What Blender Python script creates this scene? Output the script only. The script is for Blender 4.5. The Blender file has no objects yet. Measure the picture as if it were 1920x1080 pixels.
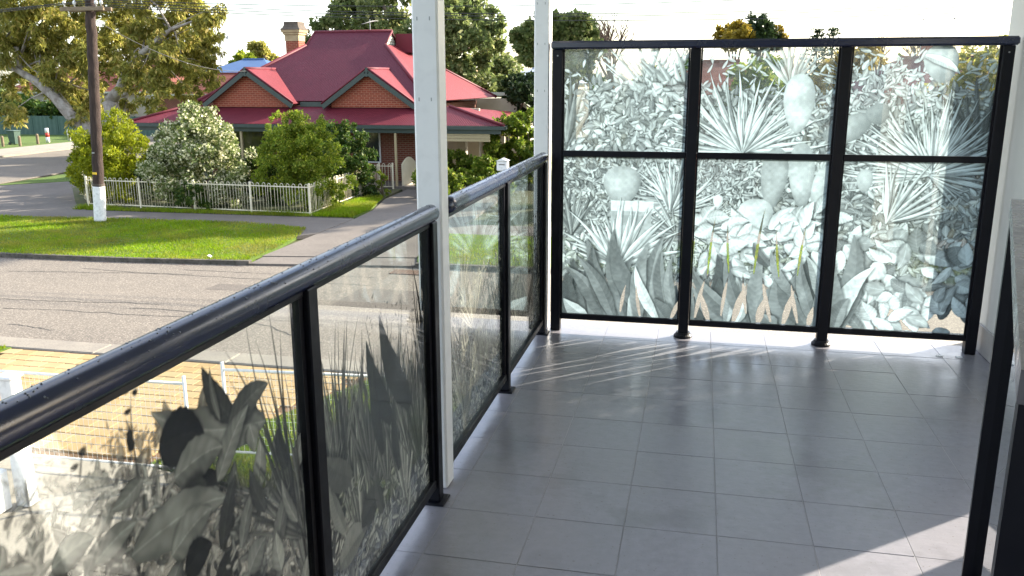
import bpy, bmesh, math, random
import numpy as np
from mathutils import Matrix, Vector

random.seed(11)
RNG = np.random.default_rng(7)
R = math.radians
scene = bpy.context.scene
COL = scene.collection

# ------------------------------------------------------------------ camera
YAW, PITCH, EYE = 0.2132, 0.2392, 1.491
cam_data = bpy.data.cameras.new('camera')
cam_data.sensor_width = 36.0
cam_data.lens = 30.09
cam_data.clip_start = 0.05
cam_data.clip_end = 2000
cam = bpy.data.objects.new('camera', cam_data)
COL.objects.link(cam)
cam.location = (0, 0, EYE)
cam.rotation_euler = (math.pi / 2 - PITCH, 0.0022, YAW)
scene.camera = cam

# ------------------------------------------------------------------ sky, sun, exposure
SUN_AZ, SUN_EL = 40.5, 25.0          # azimuth from +x towards +y, elevation
world = bpy.data.worlds.new('World')
scene.world = world
world.use_nodes = True
wn, wl = world.node_tree.nodes, world.node_tree.links
wn.clear()
w_out = wn.new('ShaderNodeOutputWorld')
w_bg = wn.new('ShaderNodeBackground')
w_sky = wn.new('ShaderNodeTexSky')
w_sky.sky_type = 'NISHITA'
w_sky.sun_disc = False
w_sky.sun_elevation = R(SUN_EL)
w_sky.sun_rotation = R(90 - SUN_AZ)
w_sky.altitude = 20
w_sky.air_density = 1.0
w_sky.dust_density = 1.5
w_sky.ozone_density = 1.2
# thin high cloud over the blue
w_tc = wn.new('ShaderNodeTexCoord')
w_map = wn.new('ShaderNodeMapping')
w_map.inputs['Scale'].default_value = (1.2, 1.2, 3.6)
w_noise = wn.new('ShaderNodeTexNoise')
w_noise.inputs['Scale'].default_value = 2.1
w_noise.inputs['Detail'].default_value = 6
w_noise.inputs['Roughness'].default_value = 0.55
w_ramp = wn.new('ShaderNodeMapRange')
w_ramp.inputs['From Min'].default_value = 0.43
w_ramp.inputs['From Max'].default_value = 0.72
w_ramp.inputs['To Min'].default_value = 0.04
w_ramp.inputs['To Max'].default_value = 0.95
w_mix = wn.new('ShaderNodeMixRGB')
w_mix.inputs['Color2'].default_value = (7.0, 7.0, 7.05, 1)
wl.new(w_tc.outputs['Generated'], w_map.inputs['Vector'])
wl.new(w_map.outputs['Vector'], w_noise.inputs['Vector'])
wl.new(w_noise.outputs['Fac'], w_ramp.inputs['Value'])
wl.new(w_ramp.outputs['Result'], w_mix.inputs['Fac'])
wl.new(w_sky.outputs['Color'], w_mix.inputs['Color1'])
wl.new(w_mix.outputs['Color'], w_bg.inputs['Color'])
w_bg.inputs['Strength'].default_value = 0.13
wl.new(w_bg.outputs['Background'], w_out.inputs['Surface'])

sun_data = bpy.data.lights.new('sun', 'SUN')
sun_data.energy = 5.0
sun_data.angle = R(0.55)
sun_data.color = (1.0, 0.90, 0.74)
sun = bpy.data.objects.new('sun', sun_data)
COL.objects.link(sun)
sun_dir = Vector((math.cos(R(SUN_AZ)) * math.cos(R(SUN_EL)), math.sin(R(SUN_AZ)) * math.cos(R(SUN_EL)), math.sin(R(SUN_EL))))
sun.rotation_euler = sun_dir.to_track_quat('Z', 'Y').to_euler()
sun.location = sun_dir * 60

scene.view_settings.view_transform = 'Standard'
scene.view_settings.look = 'None'
scene.view_settings.exposure = 1.8
scene.view_settings.gamma = 1.0
scene.view_settings.use_curve_mapping = False
scene.render.engine = 'CYCLES'
scene.cycles.max_bounces = 10
scene.cycles.diffuse_bounces = 4
scene.cycles.glossy_bounces = 4
scene.cycles.transmission_bounces = 8
scene.cycles.transparent_max_bounces = 32
scene.cycles.use_denoising = True
scene.cycles.sample_clamp_indirect = 6.0
scene.cycles.caustics_reflective = False
scene.cycles.caustics_refractive = False

# ------------------------------------------------------------------ helpers
class MB:
    """collects verts and faces for one mesh"""
    def __init__(s):
        s.v, s.f = [], []
    def add(s, verts, faces):
        n = len(s.v)
        s.v += [tuple(v) for v in verts]
        s.f += [tuple(i + n for i in f) for f in faces]
        return s
    def box(s, x0, x1, y0, y1, z0, z1):
        return s.add([(x0, y0, z0), (x1, y0, z0), (x1, y1, z0), (x0, y1, z0), (x0, y0, z1), (x1, y0, z1), (x1, y1, z1), (x0, y1, z1)],
                     [(0, 3, 2, 1), (4, 5, 6, 7), (0, 1, 5, 4), (1, 2, 6, 5), (2, 3, 7, 6), (3, 0, 4, 7)])
    def cbox(s, x0, x1, y0, y1, z0, z1, c=0.004):
        """box with chamfered edges"""
        a = [(x0, y0, z0), (x1, y1, z1)]
        vs, idx = [], {}
        for sx in (0, 1):
            for sy in (0, 1):
                for sz in (0, 1):
                    for ax in range(3):
                        p = [a[sx][0], a[sy][1], a[sz][2]]
                        for k, sg in enumerate((sx, sy, sz)):
                            if k != ax:
                                p[k] += c * (1 - 2 * sg)
                        idx[(sx, sy, sz, ax)] = len(vs)
                        vs.append(tuple(p))
        fs = []
        for ax in range(3):
            o = [k for k in range(3) if k != ax]
            for sg in (0, 1):
                q = []
                for (i, j) in ((0, 0), (1, 0), (1, 1), (0, 1)):
                    t = [0, 0, 0]; t[ax] = sg; t[o[0]] = i; t[o[1]] = j
                    q.append(idx[(*t, ax)])
                fs.append(tuple(q))
        for ax in range(3):
            o = [k for k in range(3) if k != ax]
            for i in (0, 1):
                for j in (0, 1):
                    t0 = [0, 0, 0]; t0[o[0]] = i; t0[o[1]] = j; t1 = list(t0); t1[ax] = 1
                    fs.append((idx[(*t0, o[0])], idx[(*t1, o[0])], idx[(*t1, o[1])], idx[(*t0, o[1])]))
        for sx in (0, 1):
            for sy in (0, 1):
                for sz in (0, 1):
                    fs.append(tuple(idx[(sx, sy, sz, k)] for k in range(3)))
        return s.add(vs, fs)
    def obox(s, p, q, w, h, up=(0, 0, 1)):
        """bar of width w and height h from p to q"""
        p, q, up = Vector(p), Vector(q), Vector(up)
        d = (q - p).normalized()
        r = d.cross(up).normalized(); u = r.cross(d)
        vs = []
        for c in (p, q):
            for a, b in ((-1, -1), (1, -1), (1, 1), (-1, 1)):
                vs.append(c + r * (a * w / 2) + u * (b * h / 2))
        return s.add(vs, [(0, 1, 2, 3), (7, 6, 5, 4), (0, 4, 5, 1), (1, 5, 6, 2), (2, 6, 7, 3), (3, 7, 4, 0)])
    def tube(s, pts, rad, n=10, cap=True):
        pts = [Vector(p) for p in pts]
        if not hasattr(rad, '__len__'):
            rad = [rad] * len(pts)
        prev, rings, vs, fs = None, [], [], []
        for i, p in enumerate(pts):
            d = (pts[min(i + 1, len(pts) - 1)] - pts[max(i - 1, 0)]).normalized()
            if prev is None:
                a = Vector((0, 0, 1)) if abs(d.z) < 0.9 else Vector((1, 0, 0))
                r = d.cross(a).normalized()
            else:
                r = (prev - d * prev.dot(d)).normalized()
            prev = r
            u = d.cross(r)
            rings.append([len(vs) + k for k in range(n)])
            for k in range(n):
                a = 2 * math.pi * k / n
                vs.append(p + (r * math.cos(a) + u * math.sin(a)) * rad[i])
        for a, b in zip(rings, rings[1:]):
            for k in range(n):
                fs.append((a[k], a[(k + 1) % n], b[(k + 1) % n], b[k]))
        if cap:
            fs.append(tuple(reversed(rings[0]))); fs.append(tuple(rings[-1]))
        return s.add(vs, fs)
    def slab(s, poly, z0, z1):
        n = len(poly)
        return s.add([(x, y, z0) for x, y in poly] + [(x, y, z1) for x, y in poly],
                     [tuple(reversed(range(n))), tuple(range(n, 2 * n))] + [(i, (i + 1) % n, n + (i + 1) % n, n + i) for i in range(n)])
    def extr(s, pts, off):
        """closed polygon pts (3D) extruded by off"""
        n = len(pts); off = Vector(off)
        return s.add([Vector(p) for p in pts] + [Vector(p) + off for p in pts],
                     [tuple(reversed(range(n))), tuple(range(n, 2 * n))] + [(i, (i + 1) % n, n + (i + 1) % n, n + i) for i in range(n)])
    def mesh(s, name, mat, smooth=False):
        me = bpy.data.meshes.new(name)
        me.from_pydata([tuple(v) for v in s.v], [], s.f)
        bm = bmesh.new(); bm.from_mesh(me)
        bmesh.ops.recalc_face_normals(bm, faces=bm.faces)
        bm.to_mesh(me); bm.free()
        if mat:
            me.materials.append(mat)
        if smooth:
            me.polygons.foreach_set('use_smooth', [True] * len(me.polygons))
        return me
    def build(s, name, mat, parent=None, smooth=False, loc=None):
        return link(name, s.mesh(name, mat, smooth), parent, loc)

def link(name, me, parent=None, loc=None, rot=None):
    o = bpy.data.objects.new(name, me)
    COL.objects.link(o)
    if parent is not None:
        o.parent = parent
        o.matrix_parent_inverse = parent_inv(parent)
    if loc is not None:
        o.location = loc
    if rot is not None:
        o.rotation_euler = rot
    return o

def world_m(o):
    m = Matrix.LocRotScale(o.location, o.rotation_euler, o.scale)
    return m if o.parent is None else world_m(o.parent) @ o.matrix_parent_inverse @ m

def parent_inv(p):
    return world_m(p).inverted()

def tag(o, label=None, cat=None, group=None, kind=None):
    if label: o['label'] = label
    if cat: o['category'] = cat
    if group: o['group'] = group
    if kind: o['kind'] = kind
    return o

def thing(name, label, cat, loc=(0, 0, 0), group=None):
    o = bpy.data.objects.new(name, None)
    o.empty_display_size = 0.2
    COL.objects.link(o)
    o.location = loc
    return tag(o, label, cat, group)

def struct(name, mb, mat, label=None, smooth=False):
    o = mb.build(name, mat, smooth=smooth)
    return tag(o, label or None, None, None, 'structure')

def np_mesh(name, V, faces_n, mat, smooth=False):
    """V (N*k,3) with faces of k consecutive vertices"""
    k = faces_n
    n = len(V) // k
    me = bpy.data.meshes.new(name)
    me.vertices.add(len(V))
    me.vertices.foreach_set('co', np.asarray(V, np.float32).ravel())
    me.loops.add(n * k)
    me.loops.foreach_set('vertex_index', np.arange(n * k, dtype=np.int32))
    me.polygons.add(n)
    me.polygons.foreach_set('loop_start', np.arange(0, n * k, k, dtype=np.int32))
    me.polygons.foreach_set('loop_total', np.full(n, k, np.int32))
    me.update(calc_edges=True)
    me.materials.append(mat)
    return me

# ------------------------------------------------------------------ materials
def new_mat(name):
    m = bpy.data.materials.new(name)
    m.use_nodes = True
    nt = m.node_tree
    nt.nodes.clear()
    return m, nt, nt.nodes.new('ShaderNodeOutputMaterial')

def noise(nt, scale, detail=4, rough=0.55, vec=None, stretch=None):
    n = nt.nodes.new('ShaderNodeTexNoise')
    n.inputs['Scale'].default_value = scale
    n.inputs['Detail'].default_value = detail
    n.inputs['Roughness'].default_value = rough
    if vec is None:
        g = nt.nodes.new('ShaderNodeNewGeometry')
        vec = g.outputs['Position']
    if stretch:
        mp = nt.nodes.new('ShaderNodeMapping')
        mp.inputs['Scale'].default_value = stretch
        nt.links.new(vec, mp.inputs['Vector']); vec = mp.outputs['Vector']
    nt.links.new(vec, n.inputs['Vector'])
    return n.outputs['Fac']

def rng(nt, src, a, b, c, d):
    m = nt.nodes.new('ShaderNodeMapRange')
    for k, v in zip(('From Min', 'From Max', 'To Min', 'To Max'), (a, b, c, d)):
        m.inputs[k].default_value = v
    nt.links.new(src, m.inputs['Value'])
    return m.outputs['Result']

def mixc(nt, fac, a, b, mode='MIX'):
    m = nt.nodes.new('ShaderNodeMixRGB')
    m.blend_type = mode
    for sock, v in (('Fac', fac), ('Color1', a), ('Color2', b)):
        if isinstance(v, (int, float)):
            m.inputs[sock].default_value = v
        elif isinstance(v, tuple):
            m.inputs[sock].default_value = (*v[:3], 1)
        else:
            nt.links.new(v, m.inputs[sock])
    return m.outputs['Color']

def pm(name, col, rough=0.6, col2=None, nscale=3.0, speck=None, bump=None, stretch=None, metallic=0.0, spec=0.5, rough2=None, coat=0.0, island=None):
    """principled material; col..col2 mixed by noise, speck=(scale, colour, amount), bump=(scale, strength)"""
    m, nt, out = new_mat(name)
    b = nt.nodes.new('ShaderNodeBsdfPrincipled')
    nt.links.new(b.outputs['BSDF'], out.inputs['Surface'])
    b.inputs['Metallic'].default_value = metallic
    b.inputs['Specular IOR Level'].default_value = spec
    b.inputs['Coat Weight'].default_value = coat
    c = col
    if col2:
        f = rng(nt, noise(nt, nscale, 5, 0.6, stretch=stretch), 0.35, 0.65, 0, 1)
        c = mixc(nt, f, col, col2)
    if speck:
        f = rng(nt, noise(nt, speck[0], 2, 0.5), 0.5, 0.68, 0, speck[2])
        c = mixc(nt, f, c, speck[1])
    if island:
        g = nt.nodes.new('ShaderNodeObjectInfo')
        c = mixc(nt, rng(nt, g.outputs['Random'], 0, 1, 0, island[1]), c, island[0])
    if isinstance(c, tuple):
        b.inputs['Base Color'].default_value = (*c[:3], 1)
    else:
        nt.links.new(c, b.inputs['Base Color'])
    if rough2 is not None:
        nt.links.new(rng(nt, noise(nt, nscale * 1.7, 4), 0.35, 0.65, rough, rough2), b.inputs['Roughness'])
    else:
        b.inputs['Roughness'].default_value = rough
    if bump:
        bp = nt.nodes.new('ShaderNodeBump')
        bp.inputs['Strength'].default_value = bump[1]
        bp.inputs['Distance'].default_value = bump[2] if len(bump) > 2 else 0.01
        nt.links.new(noise(nt, bump[0], 4, 0.6, stretch=stretch), bp.inputs['Height'])
        nt.links.new(bp.outputs['Normal'], b.inputs['Normal'])
    return m

def leaf_mat(name, c1, c2, c3=None, trans=0.45, rough=0.5, cut=0.8, patch=None):
    m, nt, out = new_mat(name)
    g = nt.nodes.new('ShaderNodeNewGeometry')
    r = g.outputs['Random Per Island']
    c = mixc(nt, r, c1, c2)
    if c3:
        c = mixc(nt, rng(nt, r, cut, min(1, cut + 0.02), 0, 1), c, c3)
    if patch:
        c = mixc(nt, rng(nt, noise(nt, 0.55, 6, 0.7), 0.44, 0.66, 0, patch[1]), c, patch[0])
    big = rng(nt, noise(nt, 0.9, 3), 0.35, 0.65, 0.75, 1.15)
    hv = nt.nodes.new('ShaderNodeHueSaturation')
    nt.links.new(big, hv.inputs['Value']); nt.links.new(c, hv.inputs['Color'])
    c = hv.outputs['Color']
    d = nt.nodes.new('ShaderNodeBsdfPrincipled')
    d.inputs['Roughness'].default_value = rough
    d.inputs['Specular IOR Level'].default_value = 0.3
    t = nt.nodes.new('ShaderNodeBsdfTranslucent')
    nt.links.new(c, d.inputs['Base Color']); nt.links.new(c, t.inputs['Color'])
    mx = nt.nodes.new('ShaderNodeMixShader')
    mx.inputs['Fac'].default_value = trans
    nt.links.new(d.outputs['BSDF'], mx.inputs[1]); nt.links.new(t.outputs['BSDF'], mx.inputs[2])
    nt.links.new(mx.outputs['Shader'], out.inputs['Surface'])
    return m

def brick_mat(name, c1, c2, mortar, axis='xz', bw=0.24, bh=0.086, ms=0.012):
    m, nt, out = new_mat(name)
    g = nt.nodes.new('ShaderNodeNewGeometry')
    sp = nt.nodes.new('ShaderNodeSeparateXYZ'); cb = nt.nodes.new('ShaderNodeCombineXYZ')
    nt.links.new(g.outputs['Position'], sp.inputs['Vector'])
    ad = nt.nodes.new('ShaderNodeMath'); ad.operation = 'ADD'
    nt.links.new(sp.outputs['X'], ad.inputs[0]); nt.links.new(sp.outputs['Y'], ad.inputs[1])
    nt.links.new(ad.outputs['Value'], cb.inputs['X']); nt.links.new(sp.outputs['Z'], cb.inputs['Y'])
    bt = nt.nodes.new('ShaderNodeTexBrick')
    bt.inputs['Scale'].default_value = 1.0
    bt.inputs['Brick Width'].default_value = bw
    bt.inputs['Row Height'].default_value = bh
    bt.inputs['Mortar Size'].default_value = ms
    bt.inputs['Mortar Smooth'].default_value = 0.2
    bt.inputs['Bias'].default_value = 0.0
    bt.inputs['Color1'].default_value = (*c1, 1); bt.inputs['Color2'].default_value = (*c2, 1); bt.inputs['Mortar'].default_value = (*mortar, 1)
    nt.links.new(cb.outputs['Vector'], bt.inputs['Vector'])
    c = mixc(nt, 0.45, bt.outputs['Color'], mixc(nt, noise(nt, 2.0), c2, c1), 'MIX')
    c = mixc(nt, 0.75, c, bt.outputs['Color'])
    b = nt.nodes.new('ShaderNodeBsdfPrincipled'); b.inputs['Roughness'].default_value = 0.85
    nt.links.new(c, b.inputs['Base Color'])
    bp = nt.nodes.new('ShaderNodeBump'); bp.inputs['Strength'].default_value = 0.6; bp.inputs['Distance'].default_value = 0.008
    bp.invert = True
    nt.links.new(bt.outputs['Fac'], bp.inputs['Height']); nt.links.new(bp.outputs['Normal'], b.inputs['Normal'])
    nt.links.new(b.outputs['BSDF'], out.inputs['Surface'])
    return m

def tin_mat(name, c1, c2, axis, pitch=0.076, strength=0.5, rough=0.42):
    """corrugated sheet seen from far: ribs as fine relief across the given axis"""
    m, nt, out = new_mat(name)
    g = nt.nodes.new('ShaderNodeNewGeometry')
    w = nt.nodes.new('ShaderNodeTexWave'); w.wave_type = 'BANDS'; w.bands_direction = axis; w.wave_profile = 'SIN'
    w.inputs['Scale'].default_value = 1.0 / pitch * 0.31416
    nt.links.new(g.outputs['Position'], w.inputs['Vector'])
    b = nt.nodes.new('ShaderNodeBsdfPrincipled')
    b.inputs['Roughness'].default_value = rough
    b.inputs['Specular IOR Level'].default_value = 0.3
    c = mixc(nt, rng(nt, noise(nt, 0.8, 5, 0.65), 0.3, 0.7, 0, 1), c1, c2)
    c = mixc(nt, rng(nt, noise(nt, 3.0, 5, 0.7, stretch=((2.5, .25, .25) if axis == 'X' else (.25, 2.5, .25))), 0.45, 0.75, 0, 0.45), c, tuple(k * 0.62 for k in c1))
    c = mixc(nt, rng(nt, noise(nt, 14, 3, 0.6), 0.5, 0.75, 0, 0.25), c, tuple(min(1, k * 1.5 + 0.03) for k in c1))
    nt.links.new(c, b.inputs['Base Color'])
    bp = nt.nodes.new('ShaderNodeBump'); bp.inputs['Strength'].default_value = strength; bp.inputs['Distance'].default_value = 0.012
    nt.links.new(w.outputs['Fac'], bp.inputs['Height']); nt.links.new(bp.outputs['Normal'], b.inputs['Normal'])
    nt.links.new(b.outputs['BSDF'], out.inputs['Surface'])
    return m

M = {}
M['black'] = pm('black_powder_coat', (0.0035, 0.004, 0.008), 0.36, (0.005, 0.0055, 0.010), 9, rough2=0.48, bump=(260, 0.05, 0.002), spec=0.22)
M['rail'] = pm('navy_black_rail_paint', (0.006, 0.012, 0.045), 0.20, (0.007, 0.013, 0.05), 6, rough2=0.28, bump=(180, 0.04, 0.002), spec=0.7)
M['white'] = pm('white_post_paint', (0.86, 0.86, 0.86), 0.5, (0.82, 0.82, 0.83), 5, bump=(40, 0.08, 0.003), speck=(24, (0.45, 0.45, 0.44), 0.10))
M['cream'] = pm('cream_render', (0.76, 0.735, 0.69), 0.85, (0.70, 0.68, 0.63), 2, bump=(160, 0.35, 0.004))
M['ceiling'] = pm('white_soffit', (0.78, 0.78, 0.77), 0.7, (0.74, 0.74, 0.73), 2)
M['wetmetal'] = pm('wet_grey_metal', (0.16, 0.155, 0.17), 0.18, (0.10, 0.098, 0.11), 9, rough2=0.4, metallic=0.3)
M['grout'] = pm('grout', (0.27, 0.262, 0.275), 0.6, (0.20, 0.195, 0.205), 2.5)
M['aggregate'] = pm('exposed_aggregate', (0.34, 0.31, 0.28), 0.8, (0.26, 0.24, 0.22), 8, speck=(150, (0.62, 0.58, 0.52), 0.9), bump=(170, 0.7, 0.006))
M['skirt'] = pm('skirting_tile', (0.42, 0.40, 0.38), 0.5, (0.36, 0.34, 0.33), 12, bump=(60, 0.2, 0.004))
M['asphalt'] = pm('old_asphalt', (0.148, 0.128, 0.105), 0.9, (0.113, 0.098, 0.082), 0.5, speck=(34, (0.34, 0.295, 0.24), 0.75), bump=(60, 0.6, 0.01), stretch=(0.3, 1, 1))
M['crack'] = pm('asphalt_crack', (0.04, 0.038, 0.036), 0.95, (0.07, 0.065, 0.06), 8)
M['kerb'] = pm('kerb_concrete', (0.25, 0.225, 0.185), 0.9, (0.19, 0.17, 0.145), 1.6, speck=(30, (0.12, 0.11, 0.09), 0.5), bump=(40, 0.4, 0.006))
M['kerb_old'] = pm('weathered_kerb', (0.12, 0.105, 0.09), 0.95, (0.06, 0.055, 0.045), 2.2, speck=(14, (0.03, 0.03, 0.02), 0.7), bump=(30, 0.5, 0.01))
M['path'] = pm('path_concrete', (0.155, 0.135, 0.118), 0.9, (0.115, 0.10, 0.088), 0.8, speck=(22, (0.07, 0.06, 0.05), 0.5), bump=(40, 0.4, 0.006))
M['pale_concrete'] = pm('pale_concrete', (0.30, 0.27, 0.225), 0.9, (0.24, 0.22, 0.18), 1.4, speck=(40, (0.17, 0.15, 0.125), 0.5), bump=(50, 0.4, 0.005))
M['soil'] = pm('grassy_ground', (0.055, 0.075, 0.02), 1.0, (0.09, 0.08, 0.04), 0.6, speck=(9, (0.035, 0.05, 0.012), 0.6))
M['lawn'] = pm('lawn_soil', (0.06, 0.115, 0.008), 1.0, (0.085, 0.13, 0.012), 0.7, speck=(18, (0.03, 0.06, 0.006), 0.7), bump=(30, 0.6, 0.03))
M['paver'] = pm('yellow_paver', (0.34, 0.225, 0.095), 0.85, (0.28, 0.185, 0.078), 3, speck=(40, (0.19, 0.12, 0.06), 0.4), bump=(60, 0.3, 0.004), island=((0.36, 0.27, 0.15), 0.7))
M['sand'] = pm('joint_sand', (0.12, 0.065, 0.03), 1.0, (0.15, 0.09, 0.045), 4)
M['galv'] = pm('white_gate_paint', (0.74, 0.74, 0.73), 0.5, (0.62, 0.62, 0.62), 8)
M['fence_white'] = pm('cream_fence_paint', (0.74, 0.68, 0.52), 0.55, (0.66, 0.60, 0.45), 3)
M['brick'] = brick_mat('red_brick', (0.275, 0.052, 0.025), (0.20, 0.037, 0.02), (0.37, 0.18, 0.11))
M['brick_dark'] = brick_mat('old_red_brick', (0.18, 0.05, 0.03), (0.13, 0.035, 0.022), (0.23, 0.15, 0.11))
M['tin_shade_tone'] = tin_mat('maroon_front_shade_tone', (0.098, 0.012, 0.026), (0.08, 0.010, 0.022), 'X', rough=.65)  # maroon sheet in a darker tone, shade of the front slopes put into the colour
M['tin_sunlit_tone'] = tin_mat('maroon_side_sunlit_tone', (0.165, 0.019, 0.026), (0.14, 0.017, 0.024), 'Y', rough=.6)  # same maroon sheet, brighter tone with the sunlight put into the colour
M['tin'] = pm('maroon_roof_paint', (0.125, 0.014, 0.025), 0.6, (0.105, 0.012, 0.022), 1.2, speck=(20, (0.15, 0.023, 0.032), 0.3), spec=.3)
M['trim'] = pm('dark_green_trim', (0.028, 0.045, 0.042), 0.45, (0.035, 0.055, 0.05), 4)
M['board'] = pm('cream_board', (0.42, 0.34, 0.20), 0.6, (0.36, 0.29, 0.17), 5, stretch=(1, 1, 8))
M['pale_trim'] = pm('pale_green_trim', (0.45, 0.47, 0.38), 0.6, (0.38, 0.41, 0.33), 4)
M['house_cream'] = pm('house_cream', (0.48, 0.43, 0.33), 0.85, (0.43, 0.38, 0.29), 1.5)
M['timber'] = pm('pole_timber', (0.062, 0.038, 0.030), 0.9, (0.025, 0.015, 0.013), 5, stretch=(6, 6, 0.5), bump=(14, 0.9, 0.03))
M['bollard'] = pm('bollard_timber', (0.22, 0.17, 0.115), 0.9, (0.16, 0.12, 0.08), 6)
M['plain_white'] = pm('white_enamel', (0.78, 0.78, 0.78), 0.45, (0.66, 0.66, 0.67), 6, speck=(12, (0.45, 0.44, 0.42), 0.35))
M['yellow_tag'] = pm('yellow_tag', (0.75, 0.50, 0.03), 0.5, (0.68, 0.44, 0.03), 30)
M['red_paint'] = pm('red_band', (0.62, 0.05, 0.035), 0.5, (0.5, 0.04, 0.03), 8)
M['bin'] = pm('bin_green', (0.035, 0.07, 0.055), 0.5, (0.05, 0.09, 0.07), 4)
M['wire'] = pm('cable_black', (0.03, 0.03, 0.032), 0.6, (0.04, 0.04, 0.042), 20)
M['steel'] = pm('grey_steel', (0.35, 0.36, 0.37), 0.45, (0.28, 0.29, 0.30), 6, metallic=0.5)
M['terracotta'] = tin_mat('terracotta_tile', (0.16, 0.04, 0.026), (0.11, 0.035, 0.026), 'Z', pitch=0.22, strength=0.8, rough=0.8)
M['blue_tin'] = tin_mat('blue_metal_roof', (0.05, 0.115, 0.26), (0.045, 0.10, 0.23), 'X', pitch=0.2, strength=0.3)
M['grey_tin'] = tin_mat('grey_metal_roof', (0.36, 0.40, 0.46), (0.31, 0.35, 0.41), 'X', pitch=0.2, strength=0.3)
M['green_tin'] = pm('green_fence_sheet', (0.035, 0.085, 0.07), 0.55, (0.045, 0.10, 0.08), 3)
M['dark_glass'] = pm('dark_window_glass', (0.02, 0.024, 0.028), 0.08, (0.03, 0.034, 0.04), 2, spec=0.8)
M['gum_bark'] = pm('gum_bark', (0.40, 0.37, 0.33), 0.85, (0.24, 0.21, 0.18), 1.6, stretch=(2, 2, 0.6), speck=(5, (0.14, 0.11, 0.09), 0.6), bump=(8, 0.5, 0.04))
M['bark'] = pm('brown_bark', (0.13, 0.095, 0.065), 0.9, (0.085, 0.06, 0.045), 4, stretch=(3, 3, 0.7), bump=(10, 0.7, 0.03))
M['chim_cream'] = pm('chimney_render', (0.44, 0.34, 0.20), 0.85, (0.35, 0.26, 0.15), 4)
M['chim_dark'] = pm('soot_stained_render', (0.07, 0.055, 0.045), 0.9, (0.12, 0.095, 0.075), 4)
M['rust'] = pm('drain_iron', (0.13, 0.075, 0.05), 0.8, (0.09, 0.055, 0.04), 12)

def tile_mat():
    m, nt, out = new_mat('grey_stone_tile')
    b = nt.nodes.new('ShaderNodeBsdfPrincipled')
    oi = nt.nodes.new('ShaderNodeObjectInfo')
    f = rng(nt, noise(nt, 26, 6, 0.65), 0.3, 0.7, 0, 1)
    c = mixc(nt, f, (0.222, 0.219, 0.252), (0.262, 0.258, 0.294))
    c = mixc(nt, rng(nt, oi.outputs['Random'], 0, 1, 0, 0.3), c, (0.238, 0.23, 0.25))
    c = mixc(nt, rng(nt, noise(nt, 2.2, 4), 0.45, 0.7, 0, 0.3), c, (0.225, 0.216, 0.234))
    # drying rain: irregular darker, glossier patches and a little grit
    wet = noise(nt, 1.7, 6, 0.62)
    damp = rng(nt, wet, 0.52, 0.58, 0, 1)
    c = mixc(nt, rng(nt, damp, 0, 1, 0, 0.20), c, (0.12, 0.115, 0.125))
    c = mixc(nt, rng(nt, noise(nt, 90, 2, 0.5), 0.66, 0.74, 0, 0.5), c, (0.12, 0.105, 0.09))
    nt.links.new(c, b.inputs['Base Color'])
    nt.links.new(rng(nt, damp, 0, 1, 0.27, 0.14), b.inputs['Roughness'])
    b.inputs['Specular IOR Level'].default_value = 0.55
    bp = nt.nodes.new('ShaderNodeBump'); bp.inputs['Strength'].default_value = 0.30; bp.inputs['Distance'].default_value = 0.005
    h = noise(nt, 20, 5, 0.6, stretch=(1.0, 2.6, 1))
    nt.links.new(h, bp.inputs['Height'])
    nt.links.new(bp.outputs['Normal'], b.inputs['Normal'])
    nt.links.new(b.outputs['BSDF'], out.inputs['Surface'])
    return m
M['tile'] = tile_mat()

def glass_mat(name, tint):
    m, nt, out = new_mat(name)
    fr = nt.nodes.new('ShaderNodeFresnel')
    ge = nt.nodes.new('ShaderNodeNewGeometry')      # thin pane: same reflectance at either face
    nt.links.new(rng(nt, ge.outputs['Backfacing'], 0, 1, 1.37, 1 / 1.37), fr.inputs['IOR'])
    tr = nt.nodes.new('ShaderNodeBsdfTransparent'); tr.inputs['Color'].default_value = tint
    gl = nt.nodes.new('ShaderNodeBsdfGlossy'); gl.inputs['Roughness'].default_value = 0.0
    gl.inputs['Color'].default_value = (0.95, 0.97, 0.97, 1)
    mx = nt.nodes.new('ShaderNodeMixShader')
    n = noise(nt, 7, 3)
    gf = rng(nt, n, 0.3, 0.7, 0.0, 0.006)
    nt.links.new(gf, gl.inputs['Roughness'])
    nt.links.new(fr.outputs['Fac'], mx.inputs['Fac'])
    nt.links.new(tr.outputs['BSDF'], mx.inputs[1]); nt.links.new(gl.outputs['BSDF'], mx.inputs[2])
    nt.links.new(mx.outputs['Shader'], out.inputs['Surface'])
    return m
M['glass'] = glass_mat('clear_float_glass', (0.955, 0.975, 0.965, 1))
M['tinted'] = glass_mat('grey_tinted_glass', (0.09, 0.105, 0.115, 1))

# ------------------------------------------------------------------ balcony structure
DX0, DX1, DY1 = -1.05, 1.59, 5.13
slab = struct('balcony_floor', MB().box(DX0, 1.85, -3.0, DY1, -0.30, -0.0012), M['grout'])
tag(slab, 'grey stone tiled balcony floor, damp and in shade')
xs = [DX0] + [0.119 + 0.31 * k for k in range(-3, 5)] + [DX1]
ys = [2.9917 + 0.3112 * k for k in range(-12, 7)] + [DY1]
tile_cache = {}
for i in range(len(xs) - 1):
    for j in range(len(ys) - 1):
        w, d = xs[i + 1] - xs[i] - 0.0020, ys[j + 1] - ys[j] - 0.0020
        key = (round(w, 3), round(d, 3))
        if key not in tile_cache:
            tile_cache[key] = MB().cbox(-w / 2, w / 2, -d / 2, d / 2, -0.012, 0, 0.0010).mesh('tile', M['tile'])
        o = link('tile', tile_cache[key], slab, ((xs[i] + xs[i + 1]) / 2, (ys[j] + ys[j + 1]) / 2, random.uniform(-0.0006, 0.0006)))
        o.rotation_euler = (random.uniform(-.0012, .0012), random.uniform(-.0012, .0012), 0)
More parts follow.
